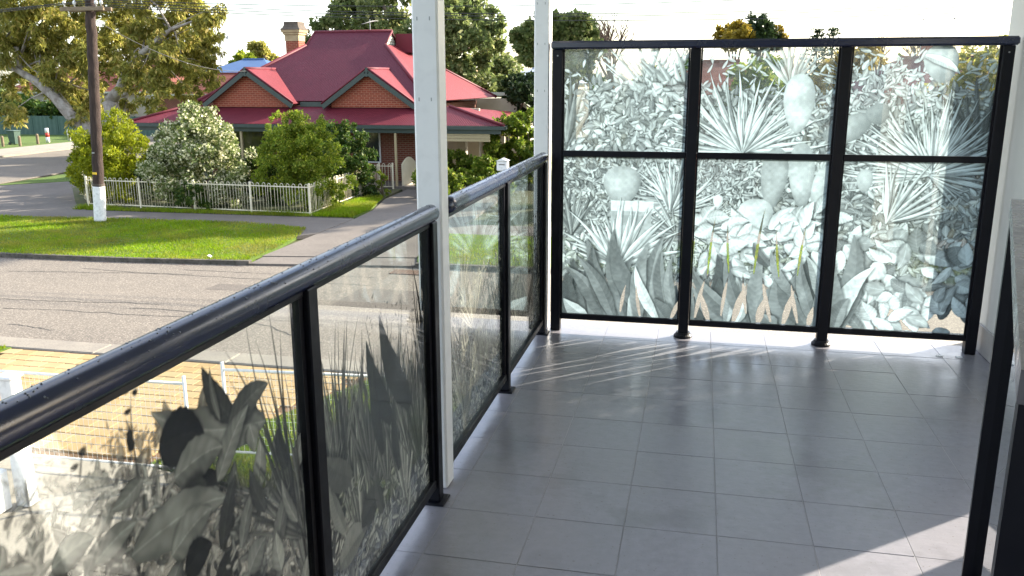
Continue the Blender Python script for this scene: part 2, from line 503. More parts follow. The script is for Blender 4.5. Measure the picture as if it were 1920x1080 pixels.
struct('balcony_ledge', MB().box(DX0, 1.85, DY1 + 0.001, 5.40, -0.30, -0.004), M['aggregate'], 'speckled exposed aggregate ledge outside the glass screen')
struct('balcony_roof', MB().box(-1.10, 3.4, -3.0, 5.3, 2.75, 2.95), M['ceiling'], 'white balcony roof over the tiles')

wall = thing('rendered_wall', 'cream rendered side wall at the right end of the glass screen', 'wall', (1.69, 4.4, 0))
MB().box(1.595, 1.79, 3.70, 5.25, -2.9, 2.75).build('wall_face', M['cream'], wall)
for k in range(5):
    y0 = 5.08 - 0.31 * (k + 1); y1 = 5.08 - 0.31 * k
    if y0 > 3.6:
        MB().cbox(1.581, 1.594, max(y0, 3.71) + 0.0015, y1 - 0.0015, 0.002, 0.155, 0.002).build('skirting_tile', M['skirt'], wall)
near_wall = thing('house_wall', 'cream house wall behind the balcony beyond the stair opening', 'wall', (1.69, -1, 0))
MB().box(1.595, 1.79, -3.0, 1.6, -2.9, 2.75).build('wall_face', M['cream'], near_wall)
MB().box(-1.05, 1.59, -3.2, -3.0, -2.9, 2.75).build('end_wall', M['cream'], near_wall)
band_post = MB().cbox(1.64, 1.78, 3.22, 3.36, -0.006, 2.75, 0.006).build('shadow_band_post', M['white'])  # unseen post, added to throw the dark band across the tiles
tag(band_post, 'white post added beside the stair opening to cast a shadow band, hidden behind the dark balustrade', 'post')

# white roof posts
for (px, py, lab) in ((-0.905, 2.862, 'tall white timber roof post standing between the two glass railings'),
                      (-0.905, 5.03, 'white timber roof post at the corner of railing and screen')):
    p = thing('roof_post', lab, 'post', (px, py, 0), 'white roof posts along the railing')
    MB().cbox(px - 0.045, px + 0.045, py - 0.045, py + 0.045, 0.0, 2.75, 0.007).build('shaft', M['white'], p)
    mb = MB()
    for zz in (0.52, 1.05, 1.42, 1.68, 1.9):
        for dx in (-0.025, 0.018):
            mb.box(px + dx - 0.0015, px + dx + 0.0015, py - 0.0462, py - 0.0445, zz, zz + 0.012)
    o = mb.build('nail_mark', M['steel'], p); tag(o, kind='stuff')

# ------------------------------------------------------------------ glass print artwork
SCR = (-0.84, 1.545, 0.055, 1.70)       # x0 x1 z0 z1 of the artwork on the privacy screen
RLA = (0.40, 4.98, 0.03, 1.03)          # y0 y1 z0 z1 of the artwork along the railing

class Canvas:
    """grey plant print with opacity, drawn leaf by leaf"""
    def __init__(s, x0, x1, z0, z1, ppm):
        s.x0, s.z0, s.ppm = x0, z0, ppm
        s.w, s.h = int((x1 - x0) * ppm), int((z1 - z0) * ppm)
        s.T = np.full((s.h, s.w), 0.6, np.float32)
        s.A = np.zeros((s.h, s.w), np.float32)
        s.rng = np.random.default_rng(3)
        s.n1 = s.field(9); s.n2 = s.field(40)
    def field(s, cell):
        g = s.rng.random((s.h // cell + 3, s.w // cell + 3)).astype(np.float32)
        yy, xx = np.mgrid[0:s.h, 0:s.w] / cell
        y0, x0 = yy.astype(int), xx.astype(int)
        fy, fx = (yy - y0), (xx - x0)
        fy, fx = fy * fy * (3 - 2 * fy), fx * fx * (3 - 2 * fx)
        return ((g[y0, x0] * (1 - fx) + g[y0, x0 + 1] * fx) * (1 - fy) + (g[y0 + 1, x0] * (1 - fx) + g[y0 + 1, x0 + 1] * fx) * fy).astype(np.float32)
    def put(s, sl, m, tone, alpha):
        T, A = s.T[sl], s.A[sl]
        T += (tone - T) * m
        A += (np.maximum(alpha, A * 0.55) - A) * m
    def stroke(s, x0, z0, x1, z1, hw, tone, alpha, bend=0.0, kind='B'):
        p = s.ppm
        ax, ay = (x0 - s.x0) * p, (z0 - s.z0) * p
        bx, by = (x1 - s.x0) * p, (z1 - s.z0) * p
        hw = max(hw * p, 0.6)
        L = math.hypot(bx - ax, by - ay)
        if L < 1.5:
            return
        pad = hw + abs(bend) * L + 2
        i0, i1 = max(0, int(min(ay, by) - pad)), min(s.h, int(max(ay, by) + pad) + 1)
        j0, j1 = max(0, int(min(ax, bx) - pad)), min(s.w, int(max(ax, bx) + pad) + 1)
        if i0 >= i1 or j0 >= j1:
            return
        sl = (slice(i0, i1), slice(j0, j1))
        Y, X = np.mgrid[i0:i1, j0:j1].astype(np.float32)
        dx, dy = (bx - ax) / L, (by - ay) / L
        t = ((X - ax) * dx + (Y - ay) * dy) / L
        tc = np.clip(t, 0, 1)
        q = -(X - ax) * dy + (Y - ay) * dx - bend * L * 4 * tc * (1 - tc) * (0.5 + 0.5 * tc)
        if kind == 'L':          # broad ovate leaf
            w = hw * np.maximum(np.sin(np.pi * tc ** 0.75), 0) ** 0.8 * (1 + 0.03 * np.sin(tc * 43 + tone * 40))
        elif kind == 'F':        # blade of a fan
            w = hw * np.minimum(1, 0.35 + tc * 2.2) * np.minimum(1, (1 - tc) * 1.7) ** 0.8
        else:                    # tall lanceolate leaf
            w = hw * np.minimum(1, 0.45 + tc * 2) * np.minimum(1, (1 - tc) * 2.2) ** 0.75
        m = np.clip(w - np.abs(q) + 0.5, 0, 1) * ((t > -0.01) & (t < 1.01))
        v = q / np.maximum(w, 0.5)
        if hw > 2.2:
            sp = 2.0 + hw * 0.25
            ms = np.clip((w + sp - np.abs(q + sp * 0.35)) / sp, 0, 1) * np.clip((t + 0.04) * 12, 0, 1) * np.clip((1.04 - t) * 12, 0, 1) * (w > 0.3)
            s.T[sl] *= 1 - 0.50 * ms
        if kind == 'L':
            ph_ = tone * 50
            sh = 1 + 0.13 * np.sign(v) * math.cos(ph_) + 0.07 * np.sin((tc * (5 + 3 * math.sin(ph_)) - np.abs(v) * 1.1) * 6.28 + s.n1[sl] * 3) * min(1, hw / 8)
            sh = np.where(np.abs(q) < 0.8, sh * 1.3, sh) - 0.30 * np.abs(v) ** 3
        elif kind == 'F':
            sh = 1 + 0.22 * np.sign(v) * (hw > 1.2) - 0.18 * np.abs(v) ** 2 + 0.1 * (tc - 0.5)
        else:
            sh = 1 + 0.22 * np.sign(v + 0.15) * math.cos(tone * 90) + 0.05 * np.sin((tc * 14 - np.abs(v)) * 6.28 + s.n1[sl] * 4) * min(1, hw / 9) + 0.25 * (tc - 0.6)
        sh = sh * (0.86 + 0.28 * s.n1[sl]) * (0.82 + 0.36 * s.n2[sl])
        s.put(sl, m, np.clip(tone * sh, 0.02, 1.0), alpha)
    def fan(s, cx, cz, a0, a1, n, ln, w, tone, alpha):
        order = s.rng.permutation(n)
        for k in order:
            a = R(a0 + (a1 - a0) * (k + s.rng.uniform(-.4, 1.4)) / n)
            l = ln * s.rng.uniform(0.6, 1.08)
            bs = s.rng.uniform(0.0, 0.12) * ln
            s.stroke(cx + math.cos(a) * bs, cz + math.sin(a) * bs, cx + math.cos(a) * l, cz + math.sin(a) * l,
                     w * s.rng.uniform(0.35, 0.62), min(1, tone * s.rng.uniform(0.6, 1.2)), alpha, s.rng.uniform(-.07, .07), 'F')
    def scatter(s, q, n, size, lo, hi, alpha, wr):
        for k in range(n):
            u, v = s.rng.random(2)
            x, z = (((1 - u) * q[0][i] + u * q[1][i]) * (1 - v) + (u * q[2][i] + (1 - u) * q[3][i]) * v for i in (0, 1))
            a = s.rng.uniform(0, 6.28)
            l = size * s.rng.uniform(0.5, 1.3)
            tone = lo + (hi - lo) * s.rng.random() ** 0.8
            s.stroke(x, z, x + math.cos(a) * l, z + math.sin(a) * l, l * wr * s.rng.uniform(.6, 1.1) * 0.5, tone, alpha * s.rng.uniform(.8, 1.05), s.rng.uniform(-.1, .1), 'L')
    def slit(s, x0, z0, x1, z1, hw):
        keep, A0 = s.T.copy(), s.A.copy()
        s.stroke(x0, z0, x1, z1, hw, 0.5, 2.0, 0.02, 'B')
        hit = np.clip(s.A - 1.0, 0, 1)
        s.T, s.A = keep, A0 * (1 - hit * 0.95)
    def oval(s, cx, cz, rx, rz, ang, tone, alpha):
        p = s.ppm
        r = max(rx, rz) * p + 2
        ax, ay = (cx - s.x0) * p, (cz - s.z0) * p
        i0, i1, j0, j1 = max(0, int(ay - r)), min(s.h, int(ay + r) + 1), max(0, int(ax - r)), min(s.w, int(ax + r) + 1)
        if i0 >= i1 or j0 >= j1:
            return
        sl = (slice(i0, i1), slice(j0, j1))
        Y, X = np.mgrid[i0:i1, j0:j1].astype(np.float32)
        c, sn = math.cos(R(ang)), math.sin(R(ang))
        u = ((X - ax) * c + (Y - ay) * sn) / (rx * p); v = (-(X - ax) * sn + (Y - ay) * c) / (rz * p)
        d = np.sqrt((u / (1 + 0.22 * v)) ** 2 + v * v)
        m = np.clip((1 - d) * min(rx, rz) * p + 0.5, 0, 1)
        dots = (np.sin(u * rx * p * 0.55) * np.sin(v * rz * p * 0.45) > 0.9)
        sh = (1.06 - 0.30 * d ** 4 + 0.10 * v - 0.12 * u) * (0.88 + 0.24 * s.n1[sl]) * (0.8 + 0.4 * s.n2[sl]) + 0.14 * dots
        s.put(sl, m, np.clip(tone * sh, 0, 1), alpha)
    def draw(s, art):
        for e in art:
            t = e[0]
            if t in 'LB':
                s.stroke(e[1], e[2], e[3], e[4], e[5], e[6], e[7], e[8], t)
            elif t == 'S':          # clear gap between leaves; the tall ones added to pass sun streaks
                s.slit(*e[1:])
            elif t == 'F':
                s.fan(*e[1:])
            elif t == 'O':
                s.oval(*e[1:])
            elif t == 'R':
                s.scatter(*e[1:])
            elif t == 'W':
                z = s.z0 + np.arange(s.h) / s.ppm
                f = np.clip((1.50 - z) / 0.22, 0, 1) * np.clip((z - 0.24) / 0.14, 0, 1)
                f = f[:, None] * np.ones((1, s.w))
                s.A[:] = np.maximum(s.A, 0.95 * f * (0.8 + 0.35 * s.n2)).astype(np.float32)
                s.T[:] = 0.26 + 0.35 * s.n1
                s.A[:] = np.maximum(s.A, (0.16 + 0.1 * s.n2) * np.clip((z - 0.25) / 0.3, 0.12, 1)[:, None])
            elif t == 'V':          # shaded depth behind the leaves, below a wavy line
                y = s.x0 + np.arange(s.w) / s.ppm
                top = np.interp(y, e[1], e[2])[None, :] + 0.10 * (s.n2 - 0.5)
                z = (s.z0 + np.arange(s.h) / s.ppm)[:, None]
                f = np.clip((top - z) / 0.12, 0, 1)
                s.A[:] = np.maximum(s.A, e[3] * f)
                s.T[:] = (0.05 + 0.45 * s.n1 * s.n2).astype(np.float32)
            elif t == 'P':
                x0, z0, x1, z1 = e[1:]
                for (a, b, c, d, tn) in ((x0, z0, x1, z1 - .05, .6), (x0, z1 - .06, x1 + .01, z1, .9), (x0 + .03, z0 + .09, x1 - .04, z1 - .085, .5)):
                    i0, i1, j0, j1 = int((b - s.z0) * s.ppm), int((d - s.z0) * s.ppm), int((a - s.x0) * s.ppm), int((c - s.x0) * s.ppm)
                    sl = (slice(i0, i1), slice(j0, j1))
                    s.put(sl, np.ones((i1 - i0, j1 - j0), np.float32), tn * (0.85 + 0.3 * s.n1[sl]), 0.96)
    def image(s, name):
        img = bpy.data.images.new(name, s.w, s.h, alpha=True, float_buffer=False)
        img.colorspace_settings.name = 'Non-Color'
        T = np.clip(s.T, 0, 1)
        K = lambda a: (a * 2 + np.roll(a, 1, 0) + np.roll(a, -1, 0) + np.roll(a, 1, 1) + np.roll(a, -1, 1)) / 6
        T = K(T); s.A = K(s.A)
        px = np.stack([T, T, T, np.clip(s.A, 0, 1)], -1).astype(np.float32)
        img.alpha_mode = 'CHANNEL_PACKED'
        img.pixels.foreach_set(px.ravel())
        img.pack()
        return img

SCREEN_ART = [('W',),
 ('R', ((-0.776, 1.063),
 (1.566, 1.1),
 (1.5, 1.642),
 (-0.783, 1.663)), 700, 0.053, 0.7, 0.98, 0.75, 0.35),
 ('R', ((-0.767, 0.328),
 (1.646, 0.44),
 (1.526, 1.428),
 (-0.78, 1.427)), 5200, 0.057, 0.22, 0.85, 0.93, 0.5),
 ('R', ((-0.771, 0.654),
 (-0.04, 0.678),
 (-0.06, 1.104),
 (-0.776, 1.094)), 1500, 0.047, 0.22, 0.95, 0.93, 0.55),
 ('R', ((-0.013, 0.74),
 (0.341, 0.751),
 (0.322, 1.051),
 (-0.028, 1.045)), 350, 0.036, 0.35, 0.9, 0.9, 0.5),
 ('F', -0.248, 1.339, 55, 150, 20, 0.45, 0.021, 0.8, 0.85),
 ('F', -0.338, 1.368, 20, 80, 10, 0.42, 0.039, 0.85, 0.9),
 ('F', -0.071, 1.34, 80, 160, 9, 0.39, 0.039, 0.78, 0.9),
 ('F', -0.761, 1.094, 60, 130, 10, 0.448, 0.032, 0.5, 0.8),
 ('R', ((-0.604, 1.065),
 (-0.059, 1.074),
 (-0.076, 1.456),
 (-0.612, 1.457)), 1200, 0.06, 0.3, 0.95, 0.94, 0.6),
 ('F', 0.465, 1.442, 40, 140, 18, 0.266, 0.022, 0.75, 0.85),
 ('F', 0.905, 1.4, 30, 120, 16, 0.234, 0.016, 0.8, 0.75),
 ('F', 0.219, 1.093, 5, 175, 46, 0.462, 0.022, 1.0, 0.95),
 ('F', 0.234, 1.079, 20, 160, 26, 0.319, 0.017, 0.98, 0.95),
 ('F', 0.79, 1.483, 100, 190, 10, 0.216, 0.016, 0.7, 0.8),
 ('R', ((0.714, 1.086),
 (1.254, 1.095),
 (1.207, 1.537),
 (0.677, 1.539)), 500, 0.05, 0.4, 0.95, 0.9, 0.5),
 ('O', 1.217, 1.564, 0.082, 0.102, 15, 0.62, 0.95),
 ('B', 1.135, 1.605, 1.313, 1.509, 0.022, 0.98, 0.95, 0.1),
 ('F', 1.437, 1.098, 60, 130, 12, 0.39, 0.023, 0.25, 0.9),
 ('F', 1.213, 0.98, -15, 195, 64, 0.472, 0.019, 1.0, 0.95),
 ('F', 1.225, 0.995, 20, 160, 40, 0.324, 0.016, 1.0, 0.95),
 ('F', 1.023, 0.713, 10, 100, 26, 0.364, 0.02, 0.95, 0.95),
 ('F', 1.213, 0.98, -50, 0, 12, 0.297, 0.013, 0.75, 0.9),
 ('O', 0.785, 1.222, 0.131, 0.068, 25, 0.5, 0.95),
 ('O', 0.927, 1.302, 0.059, 0.056, 20, 0.45, 0.95),
 ('O', 0.415, 0.949, 0.071, 0.17, -3, 0.56, 0.97),
 ('O', 0.561, 0.966, 0.068, 0.182, 4, 0.62, 0.97),
 ('O', 0.674, 0.895, 0.056, 0.132, -12, 0.7, 0.95),
 ('O', 0.518, 1.357, 0.081, 0.158, 0, 0.74, 0.97),
 ('O', 0.892, 0.944, 0.041, 0.064, 0, 0.6, 0.95),
 ('R', ((0.001, 0.428),
 (0.301, 0.441),
 (0.282, 0.765),
 (-0.014, 0.756)), 260, 0.043, 0.5, 1.0, 0.92, 0.45),
 ('F', -0.136, 0.799, 60, 250, 40, 0.285, 0.018, 1.0, 0.95),
 ('F', -0.149, 0.736, -20, 120, 34, 0.315, 0.018, 1.0, 0.95),
 ('F', -0.113, 0.613, 100, 260, 20, 0.27, 0.015, 0.7, 0.92),
 ('F', -0.007, 0.616, -40, 60, 20, 0.285, 0.015, 0.75, 0.9),
 ('O', -0.43, 0.89, 0.105, 0.111, 0, 0.6, 0.97),
 ('P', -0.49, 0.567, -0.252, 0.802),
 ('F', -0.722, 0.591, 50, 125, 14, 0.288, 0.022, 0.45, 0.9),
 ('F', -0.448, 0.408, 15, 165, 30, 0.416, 0.029, 1.0, 0.97),
 ('O', 0.327, 0.736, 0.093, 0.096, 0, 0.8, 0.95),
 ('O', 0.117, 0.812, 0.027, 0.036, 0, 0.9, 0.95),
 ('L', 0.172, 0.623, 0.409, 0.6, 0.053, 0.95, 0.95, 0.1),
 ('L', 0.144, 0.591, 0.004, 0.364, 0.05, 0.9, 0.95, 0.1),
 ('L', 0.296, 0.534, 0.478, 0.448, 0.048, 0.92, 0.95, 0.1),
 ('L', 0.237, 0.532, 0.099, 0.304, 0.05, 0.85, 0.95, 0.1),
 ('L', 0.405, 0.662, 0.569, 0.788, 0.04, 0.95, 0.95, 0.1),
 ('L', 0.438, 0.602, 0.689, 0.702, 0.046, 0.9, 0.95, 0.1),
 ('L', 0.498, 0.573, 0.651, 0.456, 0.042, 0.85, 0.95, 0.1),
 ('L', 0.301, 0.441, 0.189, 0.309, 0.037, 0.9, 0.95, 0.1),
 ('L', 0.58, 0.637, 0.758, 0.553, 0.041, 0.9, 0.95, 0.1),
 ('L', 0.079, 0.682, -0.043, 0.74, 0.036, 0.9, 0.95, 0.1),
 ('L', 0.288, 0.658, 0.193, 0.777, 0.03, 0.9, 0.95, 0.1),
 ('L', 0.656, 0.761, 0.731, 0.882, 0.028, 0.8, 0.95, 0.1),
 ('L', 0.926, 0.559, 0.895, 0.282, 0.054, 0.4, 0.95, 0.1),
 ('L', 1.153, 0.508, 0.977, 0.621, 0.046, 0.9, 0.95, 0.1),
 ('L', 1.205, 0.54, 1.4, 0.489, 0.042, 0.6, 0.95, 0.1),
 ('L', 1.12, 0.567, 1.132, 0.716, 0.035, 0.85, 0.95, 0.1),
 ('L', 1.052, 0.413, 0.963, 0.47, 0.041, 0.35, 0.95, 0.1),
 ('L', 1.024, 0.411, 1.101, 0.476, 0.039, 0.3, 0.95, 0.1),
 ('L', 0.999, 0.38, 0.903, 0.188, 0.06, 0.8, 0.95, 0.1),
 ('L', 1.055, 0.382, 1.044, 0.196, 0.061, 0.72, 0.95, 0.1),
 ('L', 1.168, 0.357, 1.267, 0.209, 0.055, 0.9, 0.95, 0.1),
 ('L', 1.168, 0.357, 1.131, 0.17, 0.06, 0.8, 0.95, 0.1),
 ('L', 0.962, 0.16, 0.818, 0.177, 0.04, 0.97, 0.95, 0.1),
 ('L', 1.19, 0.142, 1.294, 0.21, 0.044, 0.9, 0.95, 0.1),
 ('L', 1.346, 0.244, 1.23, 0.299, 0.034, 0.8, 0.95, 0.1),
 ('L', 1.374, 0.488, 1.505, 0.508, 0.037, 0.7, 0.95, 0.1),
 ('L', 1.407, 0.429, 1.494, 0.373, 0.034, 0.8, 0.95, 0.1),
 ('L', 1.366, 0.306, 1.452, 0.265, 0.028, 0.9, 0.95, 0.1),
 ('L', 1.047, 0.165, 1.165, 0.109, 0.041, 0.6, 0.95, 0.1),
 ('L', 1.352, 0.183, 1.42, 0.309, 0.034, 0.25, 0.95, 0.1),
 ('L', 1.278, 0.363, 1.353, 0.427, 0.033, 0.5, 0.95, 0.1),
 ('L', 1.284, 0.133, 1.166, 0.262, 0.037, 0.4, 0.95, 0.1),
 ('L', 1.36, 0.549, 1.418, 0.626, 0.027, 0.95, 0.95, 0.1),
 ('L', 1.408, 0.503, 1.486, 0.522, 0.027, 0.8, 0.95, 0.1),
 ('L', 0.874, 0.559, 0.892, 0.701, 0.038, 0.9, 0.95, 0.1),
 ('L', 1.001, 0.168, 0.919, 0.031, 0.048, 0.4, 0.95, 0.1),
 ('L', 1.3, 0.313, 1.256, 0.147, 0.037, 0.9, 0.95, 0.1),
 ('L', 1.046, 0.159, 1.063, 0.307, 0.037, 0.6, 0.95, 0.1),
 ('L', 0.993, 0.304, 1.104, 0.321, 0.034, 0.9, 0.95, 0.1),
 ('L', 0.924, 0.184, 1.01, 0.028, 0.036, 0.9, 0.95, 0.1),
 ('L', 1.386, 0.282, 1.444, 0.351, 0.038, 0.6, 0.95, 0.1),
 ('L', 1.038, 0.427, 1.125, 0.277, 0.041, 0.9, 0.95, 0.1),
 ('L', 1.505, 0.206, 1.532, 0.364, 0.046, 0.6, 0.95, 0.1),
 ('L', 0.961, 0.088, 0.857, 0.242, 0.03, 0.4, 0.95, 0.1),
 ('L', 0.929, 0.364, 1.0, 0.442, 0.042, 0.8, 0.95, 0.1),
 ('L', 1.428, 0.278, 1.493, 0.358, 0.035, 0.6, 0.95, 0.1),
 ('L', 1.017, 0.501, 0.966, 0.367, 0.047, 0.95, 0.95, 0.1),
 ('L', 1.197, 0.112, 1.163, -0.015, 0.04, 0.8, 0.95, 0.1),
 ('L', 0.941, 0.332, 0.881, 0.469, 0.036, 0.95, 0.95, 0.1),
 ('L', 1.237, 0.55, 1.39, 0.483, 0.045, 0.8, 0.95, 0.1),
 ('L', 1.231, 0.467, 1.324, 0.41, 0.031, 0.95, 0.95, 0.1),
 ('L', 1.462, 0.231, 1.532, 0.144, 0.033, 0.4, 0.95, 0.1),
 ('L', 0.938, 0.195, 0.87, 0.323, 0.049, 0.8, 0.95, 0.1),
 ('L', 0.806, 0.484, 0.797, 0.594, 0.048, 0.4, 0.95, 0.1),
 ('L', 0.873, 0.585, 0.98, 0.595, 0.042, 0.6, 0.95, 0.1),
 ('L', 1.341, 0.291, 1.481, 0.349, 0.038, 0.9, 0.95, 0.1),
 ('L', 1.045, 0.623, 1.107, 0.695, 0.033, 0.6, 0.95, 0.1),
 ('L', 1.411, 0.385, 1.501, 0.346, 0.042, 0.8, 0.95, 0.1),
 ('L', 1.18, 0.345, 1.155, 0.222, 0.03, 0.4, 0.95, 0.1),
 ('L', 1.088, 0.611, 1.141, 0.677, 0.044, 0.6, 0.95, 0.1),
 ('L', 0.849, 0.555, 0.778, 0.611, 0.032, 0.4, 0.95, 0.1),
 ('L', 1.162, 0.247, 1.238, 0.095, 0.05, 0.95, 0.95, 0.1),
 ('L', 1.033, 0.533, 0.934, 0.549, 0.035, 0.8, 0.95, 0.1),
 ('L', 1.034, 0.279, 1.132, 0.373, 0.026, 0.6, 0.95, 0.1),
 ('L', 1.009, 0.162, 0.941, 0.263, 0.047, 0.8, 0.95, 0.1),
 ('L', 1.362, 0.593, 1.384, 0.476, 0.029, 0.4, 0.95, 0.1),
 ('L', 1.244, 0.354, 1.353, 0.37, 0.026, 0.4, 0.95, 0.1),
 ('L', 1.169, 0.34, 1.077, 0.402, 0.031, 0.4, 0.95, 0.1),
 ('L', 1.055, 0.304, 1.135, 0.216, 0.038, 0.9, 0.95, 0.1),
 ('L', 1.383, 0.6, 1.411, 0.488, 0.047, 0.4, 0.95, 0.1),
 ('L', 0.82, 0.24, 0.855, 0.127, 0.045, 0.8, 0.95, 0.1),
 ('L', 1.38, 0.481, 1.291, 0.384, 0.025, 0.95, 0.95, 0.1),
 ('L', 1.14, 0.594, 1.015, 0.598, 0.036, 0.8, 0.95, 0.1),
 ('L', 1.384, 0.266, 1.3, 0.22, 0.025, 0.95, 0.95, 0.1),
 ('L', 1.459, 0.496, 1.449, 0.621, 0.04, 0.95, 0.95, 0.1),
 ('L', 1.045, 0.294, 1.053, 0.153, 0.029, 0.8, 0.95, 0.1),
 ('L', 1.255, 0.275, 1.159, 0.385, 0.034, 0.6, 0.95, 0.1),
 ('L', 1.264, 0.262, 1.354, 0.313, 0.029, 0.95, 0.95, 0.1),
 ('L', 1.364, 0.297, 1.492, 0.297, 0.028, 0.4, 0.95, 0.1),
 ('L', 1.0, 0.17, 1.137, 0.056, 0.033, 0.9, 0.95, 0.1),
 ('L', 1.207, 0.551, 1.189, 0.699, 0.048, 0.4, 0.95, 0.1),
 ('L', 1.367, 0.214, 1.309, 0.314, 0.04, 0.8, 0.95, 0.1),
 ('L', 1.351, 0.229, 1.424, 0.384, 0.029, 0.6, 0.95, 0.1),
 ('L', 0.82, 0.587, 0.92, 0.442, 0.047, 0.8, 0.95, 0.1),
 ('L', 1.322, 0.283, 1.363, 0.369, 0.03, 0.6, 0.95, 0.1),
 ('L', 1.095, 0.307, 0.985, 0.298, 0.033, 0.95, 0.95, 0.1),
 ('L', 1.423, 0.24, 1.516, 0.22, 0.029, 0.6, 0.95, 0.1),
 ('L', 1.088, 0.163, 1.212, 0.229, 0.033, 0.9, 0.95, 0.1),
 ('L', 1.341, 0.135, 1.394, 0.021, 0.049, 0.6, 0.95, 0.1),
 ('L', 0.802, 0.552, 0.773, 0.402, 0.034, 0.9, 0.95, 0.1),
 ('L', 1.142, 0.606, 1.107, 0.459, 0.034, 0.6, 0.95, 0.1),
 ('L', 1.524, 0.32, 1.484, 0.244, 0.04, 0.95, 0.95, 0.1),
 ('L', 0.838, 0.193, 0.814, 0.324, 0.031, 0.8, 0.95, 0.1),
 ('L', 1.213, 0.602, 1.301, 0.556, 0.039, 0.4, 0.95, 0.1),
 ('L', 0.942, 0.291, 0.825, 0.373, 0.042, 0.4, 0.95, 0.1),
 ('L', 1.07, 0.503, 0.947, 0.573, 0.029, 0.9, 0.95, 0.1),
 ('L', 1.01, 0.392, 0.968, 0.25, 0.031, 0.8, 0.95, 0.1),
 ('L', 1.49, 0.202, 1.408, 0.318, 0.034, 0.9, 0.95, 0.1),
 ('L', 1.051, 0.339, 0.937, 0.367, 0.043, 0.6, 0.95, 0.1),
 ('L', 1.181, 0.188, 1.309, 0.128, 0.03, 0.6, 0.95, 0.1),
 ('L', 0.919, 0.238, 0.841, 0.29, 0.044, 0.4, 0.95, 0.1),
 ('L', 0.538, 0.71, 0.582, 0.8, 0.029, 0.7, 0.93, 0.1),
 ('L', 0.256, 0.389, 0.237, 0.234, 0.043, 0.7, 0.93, 0.1),
 ('L', 0.672, 0.627, 0.602, 0.578, 0.035, 0.95, 0.93, 0.1),
 ('L', 0.08, 0.551, 0.196, 0.491, 0.044, 0.95, 0.93, 0.1),
 ('L', 0.18, 0.463, 0.221, 0.36, 0.042, 0.7, 0.93, 0.1),
 ('L', 0.742, 0.73, 0.851, 0.73, 0.034, 0.9, 0.93, 0.1),
 ('L', 0.076, 0.517, 0.025, 0.42, 0.032, 0.7, 0.93, 0.1),
 ('L', 0.525, 0.703, 0.437, 0.66, 0.028, 0.95, 0.93, 0.1),
 ('L', 0.412, 0.477, 0.513, 0.372, 0.038, 0.7, 0.93, 0.1),
 ('L', 0.46, 0.723, 0.568, 0.695, 0.038, 0.95, 0.93, 0.1),
 ('L', 0.478, 0.368, 0.554, 0.267, 0.036, 0.9, 0.93, 0.1),
 ('L', 0.155, 0.535, 0.068, 0.649, 0.039, 0.8, 0.93, 0.1),
 ('L', 0.225, 0.499, 0.093, 0.56, 0.04, 0.95, 0.93, 0.1),
 ('L', 0.142, 0.655, 0.297, 0.705, 0.039, 0.9, 0.93, 0.1),
 ('L', 0.478, 0.627, 0.536, 0.711, 0.028, 0.8, 0.93, 0.1),
 ('L', 0.609, 0.61, 0.653, 0.704, 0.028, 0.95, 0.93, 0.1),
 ('L', 0.043, 0.709, 0.099, 0.78, 0.039, 0.8, 0.93, 0.1),
 ('L', 0.189, 0.625, 0.308, 0.656, 0.031, 0.9, 0.93, 0.1),
 ('L', 0.72, 0.576, 0.604, 0.577, 0.027, 0.8, 0.93, 0.1),
 ('L', 0.06, 0.71, 0.187, 0.72, 0.04, 0.8, 0.93, 0.1),
 ('L', 0.736, 0.609, 0.662, 0.481, 0.026, 0.95, 0.93, 0.1),
 ('L', 0.098, 0.572, 0.131, 0.449, 0.039, 0.7, 0.93, 0.1),
 ('L', 0.31, 0.688, 0.233, 0.613, 0.027, 0.95, 0.93, 0.1),
 ('L', 0.096, 0.666, -0.014, 0.614, 0.043, 0.9, 0.93, 0.1),
 ('L', 0.268, 0.47, 0.358, 0.557, 0.043, 0.7, 0.93, 0.1),
 ('L', 0.61, 0.605, 0.525, 0.504, 0.028, 0.9, 0.93, 0.1),
 ('L', 0.356, 0.455, 0.449, 0.561, 0.038, 0.9, 0.93, 0.1),
 ('L', 0.236, 0.593, 0.4, 0.561, 0.038, 0.8, 0.93, 0.1),
 ('L', 0.489, 0.439, 0.514, 0.299, 0.045, 0.9, 0.93, 0.1),
 ('L', 0.346, 0.407, 0.472, 0.289, 0.028, 0.9, 0.93, 0.1),
 ('L', 0.589, 0.557, 0.574, 0.674, 0.03, 0.95, 0.93, 0.1),
 ('L', 0.143, 0.513, 0.301, 0.576, 0.044, 0.9, 0.93, 0.1),
 ('L', 0.604, 0.438, 0.764, 0.479, 0.038, 0.95, 0.93, 0.1),
 ('L', 0.495, 0.423, 0.652, 0.492, 0.027, 0.9, 0.93, 0.1),
 ('L', 0.22, 0.486, 0.285, 0.345, 0.032, 0.7, 0.93, 0.1),
 ('L', 0.373, 0.468, 0.28, 0.51, 0.027, 0.8, 0.93, 0.1),
 ('L', 0.586, 0.672, 0.638, 0.825, 0.036, 0.95, 0.93, 0.1),
 ('L', 0.616, 0.485, 0.711, 0.466, 0.039, 0.8, 0.93, 0.1),
 ('L', 0.202, 0.418, 0.338, 0.365, 0.03, 0.7, 0.93, 0.1),
 ('L', 0.654, 0.544, 0.729, 0.378, 0.037, 0.95, 0.93, 0.1),
 ('B', 0.124, 0.066, 0.055, 0.362, 0.051, 0.16, 0.96, 0.08),
 ('B', 0.544, 0.074, 0.584, 0.378, 0.054, 0.256, 0.96, 0.08),
 ('B', 0.049, 0.064, -0.036, 0.299, 0.04, 0.336, 0.96, 0.12),
 ('B', 0.66, 0.078, 0.661, 0.356, 0.03, 0.7, 0.96, 0.08),
 ('B', 0.567, 0.075, 0.594, 0.431, 0.039, 0.7, 0.96, 0.12),
